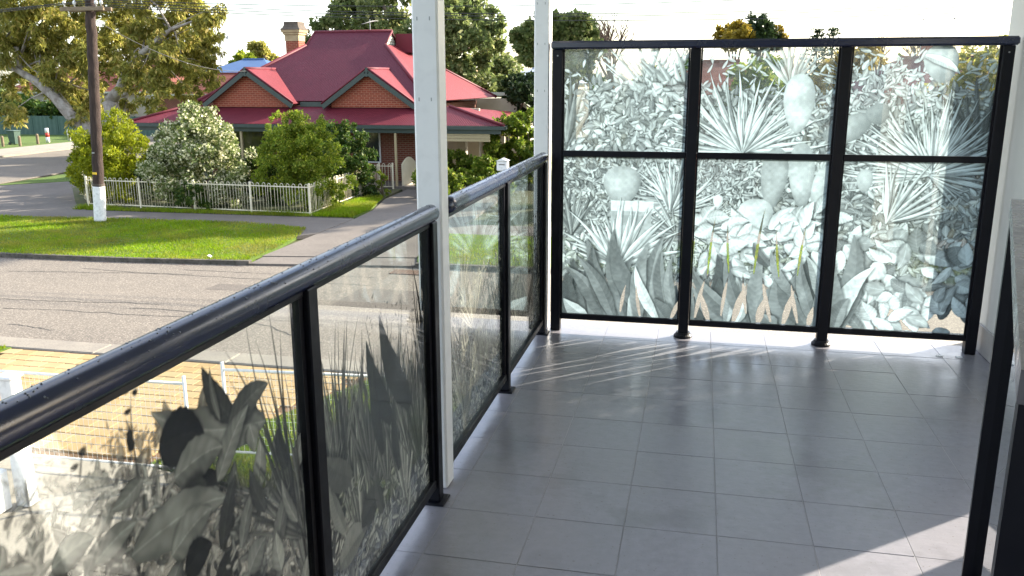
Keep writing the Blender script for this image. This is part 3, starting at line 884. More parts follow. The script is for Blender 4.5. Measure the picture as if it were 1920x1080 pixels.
 ('B', -0.017, 0.061, -0.057, 0.265, 0.033, 0.7, 0.96, -0.08),
 ('B', -0.182, 0.057, -0.24, 0.466, 0.043, 0.7, 0.96, 0.12),
 ('B', 0.696, 0.082, 0.615, 0.417, 0.034, 0.7, 0.96, 0.08),
 ('B', 0.209, 0.066, 0.21, 0.324, 0.051, 0.336, 0.96, 0.12),
 ('B', 0.644, 0.076, 0.696, 0.338, 0.054, 0.16, 0.96, 0.12),
 ('B', 0.623, 0.078, 0.601, 0.451, 0.042, 0.336, 0.96, 0.12),
 ('B', -0.765, 0.038, -0.71, 0.448, 0.059, 0.16, 0.96, -0.08),
 ('B', 0.828, 0.086, 0.742, 0.305, 0.056, 0.208, 0.96, 0.12),
 ('B', 0.123, 0.065, 0.076, 0.419, 0.037, 0.336, 0.96, 0.08),
 ('B', -0.168, 0.058, -0.228, 0.406, 0.048, 0.336, 0.96, 0.08),
 ('B', -0.004, 0.059, 0.03, 0.273, 0.055, 0.208, 0.96, -0.08),
 ('B', 0.139, 0.064, 0.13, 0.506, 0.055, 0.16, 0.96, -0.08),
 ('B', -0.111, 0.057, -0.095, 0.311, 0.056, 0.256, 0.96, 0.08),
 ('B', -0.768, 0.038, -0.729, 0.278, 0.037, 0.208, 0.96, 0.12),
 ('B', -0.053, 0.059, -0.057, 0.412, 0.036, 0.208, 0.96, -0.08),
 ('B', 0.0, 0.06, 0.002, 0.31, 0.03, 0.336, 0.96, 0.08),
 ('B', -0.528, 0.047, -0.578, 0.357, 0.042, 0.208, 0.96, -0.08),
 ('B', 0.232, 0.068, 0.201, 0.397, 0.038, 0.16, 0.96, -0.08),
 ('B', -0.733, 0.039, -0.682, 0.227, 0.051, 0.208, 0.96, 0.12),
 ('B', 0.119, 0.063, 0.147, 0.368, 0.055, 0.16, 0.96, -0.08),
 ('B', -0.193, 0.055, -0.183, 0.356, 0.053, 0.256, 0.96, -0.08),
 ('B', -0.474, 0.05, -0.554, 0.32, 0.039, 0.16, 0.96, 0.08),
 ('B', 0.353, 0.071, 0.322, 0.284, 0.055, 0.256, 0.96, 0.12),
 ('B', -0.293, 0.051, -0.247, 0.319, 0.049, 0.7, 0.96, 0.08),
 ('B', 0.702, 0.081, 0.635, 0.518, 0.055, 0.16, 0.96, 0.08),
 ('B', -0.231, 0.054, -0.233, 0.282, 0.031, 0.16, 0.96, -0.08),
 ('B', 0.391, 0.072, 0.362, 0.337, 0.054, 0.16, 0.96, 0.12),
 ('B', -0.178, 0.058, -0.253, 0.38, 0.032, 0.16, 0.96, 0.12),
 ('B', 0.216, 0.065, 0.246, 0.373, 0.041, 0.7, 0.96, -0.08),
 ('B', 0.393, 0.072, 0.353, 0.303, 0.031, 0.208, 0.96, -0.08),
 ('B', -0.737, 0.039, -0.706, 0.377, 0.046, 0.336, 0.96, 0.12),
 ('B', -0.066, 0.058, -0.04, 0.306, 0.053, 0.16, 0.96, 0.08),
 ('B', 0.582, 0.076, 0.571, 0.405, 0.046, 0.336, 0.96, 0.12),
 ('B', 0.553, 0.075, 0.569, 0.279, 0.049, 0.256, 0.96, 0.12),
 ('B', -0.292, 0.055, -0.37, 0.302, 0.053, 0.7, 0.96, 0.08),
 ('B', -0.604, 0.045, -0.638, 0.375, 0.045, 0.208, 0.96, 0.12),
 ('B', 0.494, 0.074, 0.505, 0.323, 0.046, 0.256, 0.96, 0.08),
 ('B', -0.414, 0.047, -0.352, 0.475, 0.048, 0.256, 0.96, 0.12),
 ('B', -0.441, 0.047, -0.414, 0.367, 0.035, 0.16, 0.96, -0.08),
 ('B', -0.781, 0.038, -0.75, 0.355, 0.06, 0.16, 0.96, -0.08),
 ('B', -0.398, 0.049, -0.387, 0.255, 0.035, 0.16, 0.96, -0.08),
 ('B', -0.584, 0.071, -0.632, 0.572, 0.052, 0.336, 0.96, -0.08),
 ('B', -0.503, 0.075, -0.752, 0.395, 0.049, 0.304, 0.96, -0.08),
 ('B', -0.423, 0.063, -0.593, 0.531, 0.055, 0.24, 0.96, 0.12),
 ('B', -0.391, 0.082, -0.469, 0.632, 0.045, 0.272, 0.96, 0.08),
 ('B', -0.248, 0.09, -0.469, 0.6, 0.055, 0.264, 0.96, 0.12),
 ('B', -0.359, 0.084, -0.182, 0.419, 0.049, 0.75, 0.96, 0.12),
 ('B', -0.264, 0.089, -0.174, 0.61, 0.045, 0.384, 0.96, 0.08),
 ('B', -0.311, 0.067, -0.265, 0.56, 0.046, 0.4, 0.96, 0.08),
 ('B', -0.138, 0.096, -0.186, 0.515, 0.042, 0.32, 0.96, 0.08),
 ('B', -0.075, 0.084, -0.123, 0.486, 0.032, 0.36, 0.96, 0.12),
 ('B', -0.617, 0.069, -0.765, 0.195, 0.045, 0.6, 0.96, 0.08),
 ('B', -0.455, 0.078, -0.688, 0.463, 0.042, 0.288, 0.96, -0.08),
 ('B', -0.138, 0.077, -0.222, 0.223, 0.071, 0.288, 0.96, 0.12),
 ('B', -0.201, 0.093, -0.338, 0.413, 0.032, 0.85, 0.96, 0.08),
 ('B', 0.231, 0.098, 0.001, 0.3, 0.05, 0.336, 0.96, 0.08),
 ('B', 0.308, 0.09, -0.014, 0.427, 0.047, 0.32, 0.96, 0.12),
 ('B', 0.201, 0.097, 0.186, 0.372, 0.032, 0.6, 0.96, -0.08),
 ('B', 0.323, 0.091, 0.179, 0.498, 0.041, 0.288, 0.96, 0.08),
 ('B', 0.368, 0.093, 0.386, 0.507, 0.044, 0.4, 0.96, 0.08),
 ('B', 0.383, 0.094, 0.511, 0.387, 0.031, 0.288, 0.96, 0.12),
 ('B', 0.419, 0.446, 0.328, 0.582, 0.028, 0.24, 0.96, 0.12),
 ('B', 0.562, 0.089, 0.467, 0.385, 0.063, 0.336, 0.96, 0.08),
 ('B', 0.65, 0.094, 0.493, 0.433, 0.047, 0.304, 0.96, 0.12),
 ('B', 0.708, 0.094, 0.589, 0.515, 0.038, 0.36, 0.96, 0.08),
 ('B', 0.578, 0.265, 0.428, 0.539, 0.028, 0.4, 0.96, 0.12),
 ('B', 0.679, 0.093, 0.704, 0.52, 0.031, 0.44, 0.96, -0.08),
 ('B', 0.262, 0.1, 0.298, 0.25, 0.026, 0.7, 0.96, -0.08),
 ('B', 0.473, 0.087, 0.408, 0.16, 0.05, 0.32, 0.96, 0.12),
 ('B', 0.709, 0.272, 0.618, 0.516, 0.031, 0.6, 0.96, -0.08),
 ('B', 0.825, 0.089, 0.863, 0.647, 0.061, 0.336, 0.96, -0.08),
 ('B', 0.796, 0.087, 0.99, 0.471, 0.048, 0.75, 0.96, 0.12),
 ('B', 0.834, 0.153, 0.76, 0.522, 0.044, 0.4, 0.96, 0.08),
 ('B', 0.796, 0.087, 0.866, 0.28, 0.043, 0.32, 0.96, 0.12),
 ('S', -0.42, 0.13, -0.39, 0.3, 0.01),
 ('S', -0.3, 0.1, -0.33, 0.3, 0.01),
 ('S', 0.02, 0.12, 0.07, 0.36, 0.012),
 ('S', 0.1, 0.1, 0.05, 0.27, 0.018),
 ('S', 0.17, 0.14, 0.2, 0.38, 0.01),
 ('S', 0.24, 0.1, 0.3, 0.33, 0.02),
 ('S', 0.31, 0.16, 0.28, 0.4, 0.01),
 ('S', 0.38, 0.1, 0.41, 0.26, 0.022),
 ('S', 0.45, 0.12, 0.39, 0.38, 0.012),
 ('S', 0.52, 0.1, 0.57, 0.31, 0.018),
 ('S', 0.6, 0.12, 0.55, 0.35, 0.011),
 ('S', 0.66, 0.1, 0.68, 0.22, 0.016),
 ('S', -0.12, 0.1, -0.06, 0.24, 0.013),
 ('S', 0.08, 0.36, 0.11, 0.72, 0.007),
 ('S', 0.2, 0.4, 0.18, 0.7, 0.007),
 ('S', 0.34, 0.4, 0.38, 0.78, 0.008),
 ('S', 0.48, 0.38, 0.45, 0.66, 0.007),
 ('S', -0.02, 0.34, 0.0, 0.6, 0.008),
 ('S', 0.58, 0.4, 0.61, 0.7, 0.007)]
RAIL_ART = [('V', (0.4, 1.0, 1.15, 1.3, 1.5, 1.75, 1.8, 2.3, 2.75, 2.9, 3.6, 5),
 (0.66, 0.66, 0.8, 0.86, 0.8, 0.7, 0.72, 0.72, 0.64, 0.5, 0.55, 0.5), 0.9),
 ('R', ((0.58, 0.1),
 (1.75, 0.1),
 (1.75, 0.6),
 (0.58, 0.8)), 900, 0.1, 0.05, 0.75, 0.93, 0.42),
 ('R', ((0.58, 0.6),
 (1.4, 0.5),
 (1.35, 0.88),
 (0.58, 0.92)), 420, 0.06, 0.05, 0.75, 0.85, 0.45),
 ('R', ((1.8, 0.1),
 (2.7, 0.1),
 (2.7, 0.45),
 (1.8, 0.5)), 620, 0.08, 0.08, 0.85, 0.95, 0.36),
 ('R', ((3.0, 0.1),
 (4.86, 0.1),
 (4.86, 0.5),
 (3.0, 0.5)), 2600, 0.045, 0.1, 0.75, 0.9, 0.42),
 ('R', ((3.0, 0.45),
 (4.86, 0.45),
 (4.86, 0.75),
 (3.0, 0.7)), 900, 0.04, 0.2, 0.8, 0.7, 0.4),
 ('F', 1.72, 0.283, 62, 112, 16, 0.535, 0.02, 0.45, 0.96),
 ('F', 1.81, 0.138, 62, 112, 16, 0.563, 0.02, 0.65, 0.96),
 ('F', 1.87, 0.246, 62, 112, 16, 0.548, 0.02, 0.15, 0.96),
 ('F', 1.98, 0.327, 62, 112, 16, 0.569, 0.02, 0.45, 0.96),
 ('F', 2.06, 0.184, 62, 112, 16, 0.488, 0.02, 0.65, 0.96),
 ('F', 2.14, 0.22, 62, 112, 16, 0.532, 0.02, 0.45, 0.96),
 ('F', 2.27, 0.27, 62, 112, 16, 0.559, 0.02, 0.45, 0.96),
 ('F', 2.37, 0.243, 62, 112, 16, 0.454, 0.02, 0.45, 0.96),
 ('F', 2.43, 0.128, 62, 112, 16, 0.446, 0.02, 0.85, 0.96),
 ('F', 2.56, 0.201, 62, 112, 16, 0.534, 0.02, 0.65, 0.96),
 ('F', 2.62, 0.227, 62, 112, 16, 0.563, 0.02, 0.65, 0.96),
 ('F', 2.7, 0.348, 62, 112, 16, 0.552, 0.02, 0.15, 0.96),
 ('F', 3.02, 0.294, 45, 135, 15, 0.352, 0.014, 0.15, 0.85),
 ('F', 3.12, 0.202, 45, 135, 15, 0.388, 0.014, 0.8, 0.85),
 ('F', 3.23, 0.283, 45, 135, 15, 0.354, 0.014, 0.15, 0.85),
 ('F', 3.34, 0.344, 45, 135, 15, 0.332, 0.014, 0.35, 0.85),
 ('F', 3.45, 0.293, 45, 135, 15, 0.307, 0.014, 0.35, 0.85),
 ('F', 3.56, 0.26, 45, 135, 15, 0.334, 0.014, 0.8, 0.85),
 ('F', 3.67, 0.283, 45, 135, 15, 0.378, 0.014, 0.6, 0.85),
 ('F', 3.77, 0.378, 45, 135, 15, 0.307, 0.014, 0.15, 0.85),
 ('F', 3.9, 0.321, 45, 135, 15, 0.449, 0.014, 0.15, 0.85),
 ('F', 3.99, 0.234, 45, 135, 15, 0.452, 0.014, 0.15, 0.85),
 ('F', 4.08, 0.121, 45, 135, 15, 0.446, 0.014, 0.8, 0.85),
 ('F', 4.23, 0.2, 45, 135, 15, 0.388, 0.014, 0.8, 0.85),
 ('F', 4.32, 0.255, 45, 135, 15, 0.326, 0.014, 0.8, 0.85),
 ('F', 4.42, 0.2, 45, 135, 15, 0.334, 0.014, 0.8, 0.85),
 ('F', 4.54, 0.247, 45, 135, 15, 0.413, 0.014, 0.35, 0.85),
 ('F', 4.63, 0.349, 45, 135, 15, 0.403, 0.014, 0.35, 0.85),
 ('F', 4.73, 0.369, 45, 135, 15, 0.465, 0.014, 0.15, 0.85),
 ('F', 4.89, 0.385, 45, 135, 15, 0.425, 0.014, 0.35, 0.85),
 ('L', 1.697, 0.152, 1.719, 0.244, 0.025, 0.1, 0.95, 0.08),
 ('L', 0.74, 0.703, 0.637, 0.761, 0.031, 0.5, 0.95, 0.08),
 ('L', 1.231, 0.703, 1.152, 0.794, 0.032, 0.5, 0.95, 0.08),
 ('L', 0.905, 0.591, 0.848, 0.702, 0.032, 0.3, 0.95, 0.08),
 ('L', 1.592, 0.675, 1.636, 0.74, 0.02, 0.5, 0.95, 0.08),
 ('L', 0.686, 0.516, 0.7, 0.594, 0.02, 0.1, 0.95, 0.08),
 ('L', 0.881, 0.212, 0.884, 0.314, 0.027, 0.6, 0.95, 0.08),
 ('L', 1.608, 0.224, 1.639, 0.335, 0.03, 0.7, 0.95, 0.08),
 ('L', 1.313, 0.496, 1.224, 0.555, 0.028, 0.6, 0.95, 0.08),
 ('L', 1.186, 0.321, 1.215, 0.396, 0.021, 0.1, 0.95, 0.08),
 ('L', 1.105, 0.461, 1.067, 0.575, 0.031, 0.3, 0.95, 0.08),
 ('L', 0.945, 0.549, 0.895, 0.662, 0.032, 0.6, 0.95, 0.08),
 ('L', 0.907, 0.431, 0.905, 0.495, 0.017, 0.7, 0.95, 0.08),
 ('L', 1.128, 0.479, 1.079, 0.529, 0.018, 0.3, 0.95, 0.08),
 ('L', 1.291, 0.509, 1.178, 0.565, 0.033, 0.6, 0.95, 0.08),
 ('L', 1.555, 0.323, 1.57, 0.393, 0.019, 0.6, 0.95, 0.08),
 ('L', 0.864, 0.384, 0.905, 0.455, 0.021, 0.3, 0.95, 0.08),
 ('L', 1.597, 0.303, 1.534, 0.344, 0.019, 0.1, 0.95, 0.08),
 ('L', 1.33, 0.505, 1.439, 0.571, 0.033, 0.1, 0.95, 0.08),
 ('L', 0.783, 0.389, 0.824, 0.508, 0.033, 0.1, 0.95, 0.08),
 ('L', 1.274, 0.187, 1.309, 0.292, 0.029, 0.5, 0.95, 0.08),
 ('L', 0.715, 0.455, 0.814, 0.53, 0.032, 0.6, 0.95, 0.08),
 ('L', 1.17, 0.567, 1.246, 0.649, 0.029, 0.5, 0.95, 0.08),
 ('L', 1.07, 0.662, 1.145, 0.725, 0.026, 0.5, 0.95, 0.08),
 ('L', 1.131, 0.628, 1.078, 0.734, 0.031, 0.3, 0.95, 0.08),
 ('L', 1.645, 0.286, 1.563, 0.325, 0.024, 0.6, 0.95, 0.08),
 ('L', 0.763, 0.168, 0.833, 0.236, 0.025, 0.3, 0.95, 0.08),
 ('L', 1.279, 0.351, 1.28, 0.427, 0.02, 0.5, 0.95, 0.08),
 ('L', 1.382, 0.704, 1.303, 0.794, 0.031, 0.1, 0.95, 0.08),
 ('L', 0.999, 0.748, 1.046, 0.796, 0.017, 0.5, 0.95, 0.08),
 ('L', 1.424, 0.272, 1.47, 0.319, 0.017, 0.5, 0.95, 0.08),
 ('L', 0.721, 0.232, 0.819, 0.317, 0.034, 0.1, 0.95, 0.08),
 ('L', 0.815, 0.308, 0.766, 0.349, 0.016, 0.5, 0.95, 0.08),
 ('L', 0.967, 0.314, 0.977, 0.425, 0.029, 0.1, 0.95, 0.08),
 ('L', 1.17, 0.739, 1.145, 0.864, 0.033, 0.5, 0.95, 0.08),
 ('L', 0.683, 0.153, 0.588, 0.2, 0.028, 0.1, 0.95, 0.08),
 ('L', 1.542, 0.367, 1.496, 0.461, 0.027, 0.1, 0.95, 0.08),
 ('L', 1.428, 0.615, 1.37, 0.685, 0.024, 0.1, 0.95, 0.08),
 ('L', 1.152, 0.43, 1.161, 0.55, 0.031, 0.6, 0.95, 0.08),
 ('L', 0.975, 0.176, 1.042, 0.258, 0.028, 0.3, 0.95, 0.08),
 ('L', 1.055, 0.321, 0.993, 0.379, 0.022, 0.1, 0.95, 0.08),
 ('L', 0.919, 0.742, 0.974, 0.812, 0.023, 0.5, 0.95, 0.08),
 ('L', 0.736, 0.278, 0.758, 0.385, 0.028, 0.7, 0.95, 0.08),
 ('L', 1.438, 0.418, 1.484, 0.467, 0.018, 0.1, 0.95, 0.08),
 ('L', 1.422, 0.682, 1.438, 0.747, 0.017, 0.3, 0.95, 0.08),
 ('L', 1.242, 0.744, 1.204, 0.805, 0.019, 0.1, 0.95, 0.08),
 ('L', 0.913, 0.603, 0.957, 0.671, 0.021, 0.7, 0.95, 0.08),
 ('L', 1.403, 0.637, 1.309, 0.712, 0.031, 0.6, 0.95, 0.08),
 ('L', 1.052, 0.423, 1.111, 0.528, 0.031, 0.6, 0.95, 0.08),
 ('L', 1.693, 0.278, 1.719, 0.366, 0.024, 0.7, 0.95, 0.08),
 ('L', 1.151, 0.69, 1.191, 0.765, 0.022, 0.3, 0.95, 0.08),
 ('L', 0.92, 0.641, 0.981, 0.719, 0.026, 0.6, 0.95, 0.08),
 ('L', 0.974, 0.236, 0.998, 0.307, 0.02, 0.5, 0.95, 0.08),
 ('L', 0.878, 0.687, 0.941, 0.718, 0.018, 0.3, 0.95, 0.08),
 ('L', 1.203, 0.466, 1.182, 0.548, 0.022, 0.6, 0.95, 0.08),
 ('L', 1.194, 0.166, 1.174, 0.239, 0.02, 0.3, 0.95, 0.08),
 ('L', 1.708, 0.188, 1.721, 0.258, 0.019, 0.3, 0.95, 0.08),
 ('L', 0.747, 0.628, 0.777, 0.683, 0.016, 0.3, 0.95, 0.08),
 ('L', 1.684, 0.604, 1.754, 0.689, 0.029, 0.7, 0.95, 0.08),
 ('L', 1.04, 0.724, 1.118, 0.762, 0.022, 0.3, 0.95, 0.08),
 ('R', ((1.058, 0.834),
 (1.276, 0.719),
 (1.301, 0.876),
 (1.081, 0.967)), 420, 0.014, 0.05, 0.45, 0.85, 0.4),
 ('R', ((0.864, 0.845),
 (1.168, 0.658),
 (1.195, 0.822),
 (0.887, 0.971)), 260, 0.021, 0.45, 0.8, 0.6, 0.35),
 ('R', ((1.077, 0.714),
 (1.665, 0.353),
 (1.696, 0.579),
 (1.103, 0.867)), 420, 0.033, 0.08, 0.75, 0.95, 0.4),
 ('R', ((0.909, 0.88),
 (1.052, 0.8),
 (1.077, 0.942),
 (0.932, 1.005)), 60, 0.011, 0.1, 0.4, 0.6, 0.4),
 ('F', 1.716, 0.415, 95, 150, 20, 0.429, 0.012, 0.4, 0.95),
 ('F', 1.678, 0.451, 92, 118, 9, 0.559, 0.01, 0.22, 0.95),
 ('L', 1.569, 0.778, 1.193, 0.945, 0.05, 0.5, 0.95, 0.08),
 ('L', 1.444, 0.829, 1.352, 0.972, 0.029, 0.16, 0.95, 0.08),
 ('L', 1.397, 0.848, 1.378, 0.964, 0.01, 0.35, 0.95, 0.08),
 ('L', 1.424, 0.826, 1.592, 0.855, 0.034, 0.3, 0.95, 0.08),
 ('L', 1.37, 0.732, 1.505, 0.839, 0.031, 0.55, 0.95, 0.08),
 ('L', 1.205, 0.877, 1.341, 0.844, 0.054, 0.07, 0.95, 0.08),
 ('L', 1.239, 0.801, 1.398, 0.792, 0.044, 0.5, 0.95, 0.08),
 ('L', 1.334, 0.744, 1.23, 0.743, 0.035, 0.2, 0.95, 0.08),
 ('L', 1.503, 0.793, 1.516, 0.728, 0.026, 0.6, 0.95, 0.08),
 ('L', 1.106, 0.726, 1.401, 0.682, 0.048, 0.6, 0.95, 0.08),
 ('L', 1.209, 0.665, 1.344, 0.688, 0.04, 0.62, 0.95, 0.08),
 ('L', 1.366, 0.584, 1.438, 0.716, 0.025, 0.14, 0.95, 0.08),
 ('L', 1.434, 0.551, 1.505, 0.654, 0.023, 0.5, 0.95, 0.08),
 ('L', 1.571, 0.451, 1.655, 0.586, 0.03, 0.36, 0.95, 0.08),
 ('L', 1.101, 0.773, 1.047, 0.766, 0.029, 0.66, 0.95, 0.08),
 ('L', 1.242, 0.613, 1.333, 0.62, 0.037, 0.08, 0.95, 0.08),
 ('L', 1.456, 0.481, 1.532, 0.52, 0.036, 0.5, 0.95, 0.08),
 ('L', 1.154, 0.842, 1.07, 0.827, 0.02, 0.5, 0.95, 0.08),
 ('L', 1.021, 0.763, 1.129, 0.777, 0.025, 0.7, 0.95, 0.08),
 ('L', 1.591, 0.406, 1.579, 0.506, 0.028, 0.7, 0.95, 0.08),
 ('L', 1.54, 0.579, 1.49, 0.703, 0.022, 0.2, 0.95, 0.08),
 ('L', 1.136, 0.898, 1.137, 0.945, 0.009, 0.08, 0.95, 0.08),
 ('L', 1.648, 0.629, 1.614, 0.747, 0.018, 0.12, 0.95, 0.08),
 ('L', 0.937, 0.805, 1.028, 0.804, 0.027, 0.75, 0.95, 0.08),
 ('L', 1.682, 0.477, 1.62, 0.616, 0.018, 0.5, 0.95, 0.08),
 ('B', 1.144, 0.847, 1.15, 0.999, 0.002, 0.12, 0.95, 0.05),
 ('O', 1.137, 1.004, 0.009, 0.006, 0, 0.1, 0.95),
 ('O', 1.159, 0.993, 0.007, 0.006, 0, 0.12, 0.95),
 ('O', 1.136, 0.968, 0.009, 0.005, 0, 0.1, 0.95),
 ('B', 0.923, 0.872, 0.938, 0.991, 0.002, 0.12, 0.9, 0.2),
 ('O', 1.026, 0.947, 0.009, 0.007, 0, 0.12, 0.9),
 ('B', 1.012, 0.902, 1.027, 0.955, 0.002, 0.12, 0.9, 0),
 ('O', 1.006, 0.931, 0.009, 0.005, 0, 0.14, 0.9),
 ('R', ((1.775, 0.285),
 (2.67, -0.265),
 (2.699, 0.093),
 (1.807, 0.526)), 300, 0.037, 0.1, 0.75, 0.95, 0.38),
 ('R', ((2.146, 0.688),
 (2.671, 0.507),
 (2.693, 0.767),
 (2.17, 0.899)), 160, 0.016, 0.06, 0.3, 0.7, 0.4),
 ('F', 1.928, 0.436, 60, 110, 18, 0.435, 0.011, 0.45, 0.95),
 ('F', 1.96, 0.405, 80, 100, 7, 0.462, 0.008, 0.12, 0.95),
 ('F', 2.151, 0.359, 60, 120, 22, 0.384, 0.011, 0.4, 0.95),
 ('F', 2.479, 0.276, 70, 130, 30, 0.38, 0.011, 0.5, 0.95),
 ('F', 2.584, 0.189, 80, 120, 20, 0.437, 0.011, 0.2, 0.9),
 ('F', 1.856, 0.412, 40, 140, 26, 0.21, 0.01, 0.6, 0.95),
 ('B', 2.321, 0.473, 2.149, 0.781, 0.045, 0.06, 0.95, 0.1),
 ('B', 2.496, 0.457, 2.254, 0.83, 0.054, 0.08, 0.95, 0.1),
 ('B', 2.243, 0.401, 2.188, 0.69, 0.029, 0.08, 0.95, 0.1),
 ('B', 2.375, 0.287, 2.352, 0.548, 0.026, 0.1, 0.95, 0.1),
 ('B', 1.947, 0.301, 1.867, 0.496, 0.028, 0.5, 0.95, 0.1),
 ('B', 1.903, 0.231, 2.095, 0.235, 0.049, 0.5, 0.95, 0.1),
 ('B', 2.059, 0.272, 2.231, 0.285, 0.048, 0.14, 0.95, 0.1),
 ('B', 1.842, 0.298, 1.796, 0.444, 0.033, 0.3, 0.95, 0.1),
 ('B', 2.224, 0.218, 2.175, 0.381, 0.025, 0.2, 0.95, 0.1),
 ('B', 2.0, 0.432, 1.844, 0.566, 0.045, 0.3, 0.95, 0.1),
 ('R', ((2.968, 0.187),
 (3.869, -0.185),
 (3.878, 0.255),
 (2.991, 0.525)), 700, 0.017, 0.15, 0.6, 0.7, 0.5),
 ('R', ((2.988, 0.484),
 (4.906, -0.126),
 (4.895, 0.213),
 (3.002, 0.69)), 600, 0.018, 0.2, 0.7, 0.75, 0.45),
 ('F', 3.325, 0.47, 30, 150, 26, 0.391, 0.011, 0.7, 0.5),
 ('F', 3.166, 0.648, 40, 140, 16, 0.286, 0.015, 0.75, 0.4),
 ('F', 3.403, 0.206, 50, 130, 40, 0.288, 0.01, 0.5, 0.85),
 ('F', 4.48, 0.317, 40, 140, 26, 0.372, 0.015, 0.6, 0.6),
 ('R', ((4.0, 0.329),
 (4.899, 0.079),
 (4.875, 0.794),
 (4.008, 0.914)), 500, 0.017, 0.2, 0.7, 0.6, 0.5),
 ('F', 3.176, 0.101, 50, 120, 26, 0.299, 0.011, 0.5, 0.9),
 ('F', 4.403, 0.572, 60, 140, 14, 0.348, 0.015, 0.55, 0.6)]


def film_mat(name, img, dark, light, gamma, trans, amul):
    m, nt, out = new_mat(name)
    tx = nt.nodes.new('ShaderNodeTexImage'); tx.image = img; tx.extension = 'EXTEND'
    uv = nt.nodes.new('ShaderNodeTexCoord')
    nt.links.new(uv.outputs['UV'], tx.inputs['Vector'])
    pw = nt.nodes.new('ShaderNodeMath'); pw.operation = 'POWER'; pw.inputs[1].default_value = gamma
    nt.links.new(tx.outputs['Color'], pw.inputs[0])
    c = mixc(nt, pw.outputs['Value'], dark, light)
    d = nt.nodes.new('ShaderNodeBsdfDiffuse'); t = nt.nodes.new('ShaderNodeBsdfTranslucent')
    nt.links.new(c, d.inputs['Color']); nt.links.new(c, t.inputs['Color'])
    mx = nt.nodes.new('ShaderNodeMixShader'); mx.inputs['Fac'].default_value = trans
    nt.links.new(d.outputs['BSDF'], mx.inputs[1]); nt.links.new(t.outputs['BSDF'], mx.inputs[2])
    tr = nt.nodes.new('ShaderNodeBsdfTransparent')
    al = nt.nodes.new('ShaderNodeMath'); al.operation = 'MULTIPLY'; al.use_clamp = True; al.inputs[1].default_value = amul
    nt.links.new(tx.outputs['Alpha'], al.inputs[0])
    mo = nt.nodes.new('ShaderNodeMixShader')
    nt.links.new(al.outputs['Value'], mo.inputs['Fac'])
    nt.links.new(tr.outputs['BSDF'], mo.inputs[1]); nt.links.new(mx.outputs['Shader'], mo.inputs[2])
    nt.links.new(mo.outputs['Shader'], out.inputs['Surface'])
    return m

cv = Canvas(*SCR, 520); cv.draw(SCREEN_ART)
M['film_screen'] = film_mat('screen_print', cv.image('screen_print'), (0.010, 0.015, 0.017), (0.46, 0.575, 0.65), 1.30, 0.56, 1.08)
cv = Canvas(*RLA, 440); cv.draw(RAIL_ART)
M['film_rail'] = film_mat('railing_print', cv.image('railing_print'), (0.003, 0.003, 0.0028), (0.72, 0.67, 0.57), 1.4, 0.20, 1.07)

def film(pane, corners, uvs, mat):
    me = bpy.data.meshes.new('printed_film')
    me.from_pydata(corners, [], [(0, 1, 2, 3)])
    ul = me.uv_layers.new(name='UVMap')
    for l, uv in zip(ul.data, uvs):
        l.uv = uv
    me.materials.append(mat)
    return link('printed_film', me, pane)

# ------------------------------------------------------------------ privacy screen
SY = 4.99
SX = [-0.809, -0.043, 0.739, 1.522]
screen = thing('privacy_screen', 'tall black framed glass screen printed with grey cactus, palm and leaf pictures', 'glass screen', (0.35, SY, 0))
ph, top, mid, bot = 0.029, 1.70, 1.071, 0.09
for k, x in enumerate(SX):
    z1 = top - 0.046
    MB().cbox(x - ph, x + ph, SY - ph, SY + ph, 0.006 if k in (1, 2) else 0.0, z1, 0.004).build('post', M['black'], screen)
    if k in (1, 2):
        o = MB().tube([(x, SY, 0.0), (x, SY, 0.011), (x, SY, 0.02), (x, SY, 0.03)], [0.054, 0.054, 0.044, 0.040], 20).build('base_plate', M['black'], screen)
MB().cbox(SX[0] - 0.04, SX[3] + 0.045, SY - 0.036, SY + 0.036, top - 0.045, top, 0.010).build('top_rail', M['rail'], screen)
for k in range(3):
    a, b = SX[k] + ph + 0.0005, SX[k + 1] - ph - 0.0005
    MB().cbox(a, b, SY - 0.020, SY + 0.020, mid - 0.017, mid + 0.017, 0.003).build('middle_rail', M['black'], screen)
    MB().cbox(a, b, SY - 0.020, SY + 0.020, bot - 0.017, bot + 0.017, 0.003).build('bottom_rail', M['black'], screen)
    for (z0, z1) in ((bot + 0.0175, mid - 0.0175), (mid + 0.0175, top - 0.0455)):
        g = MB().box(a + 0.001, b - 0.001, SY - 0.003, SY + 0.003, z0, z1).build('glass_pane', M['glass'], screen)
        c = [(a + 0.002, SY + 0.0042, z0), (b - 0.002, SY + 0.0042, z0), (b - 0.002, SY + 0.0042, z1), (a + 0.002, SY + 0.0042, z1)]
        film(g, c, [((p[0] - SCR[0]) / (SCR[1] - SCR[0]), (p[2] - SCR[2]) / (SCR[3] - SCR[2])) for p in c], M['film_screen'])
        for sx_ in (a, b):
            s_ = 1 if sx_ == a else -1
            MB().box(min(sx_, sx_ + s_ * 0.009), max(sx_, sx_ + s_ * 0.009), SY - 0.012, SY - 0.0035, z0, z1).build('glazing_bead', M['black'], screen)
for x in (SX[0], SX[3]):
    MB().tube([(x, SY - ph - 0.002, 1.62), (x, SY - ph + 0.004, 1.62)], 0.0045, 8).build('screw', M['steel'], screen)
for x in (1.35, 1.45):
    o = MB().tube([(x, 4.90, 0.0005), (x, 4.90, 0.004)], 0.018, 14).build('floor_button', M['plain_white'])
    tag(o, 'small round white floor button, %s of two by the screen base' % ('left' if x < 1.4 else 'right'), 'floor button', 'floor buttons by the screen')

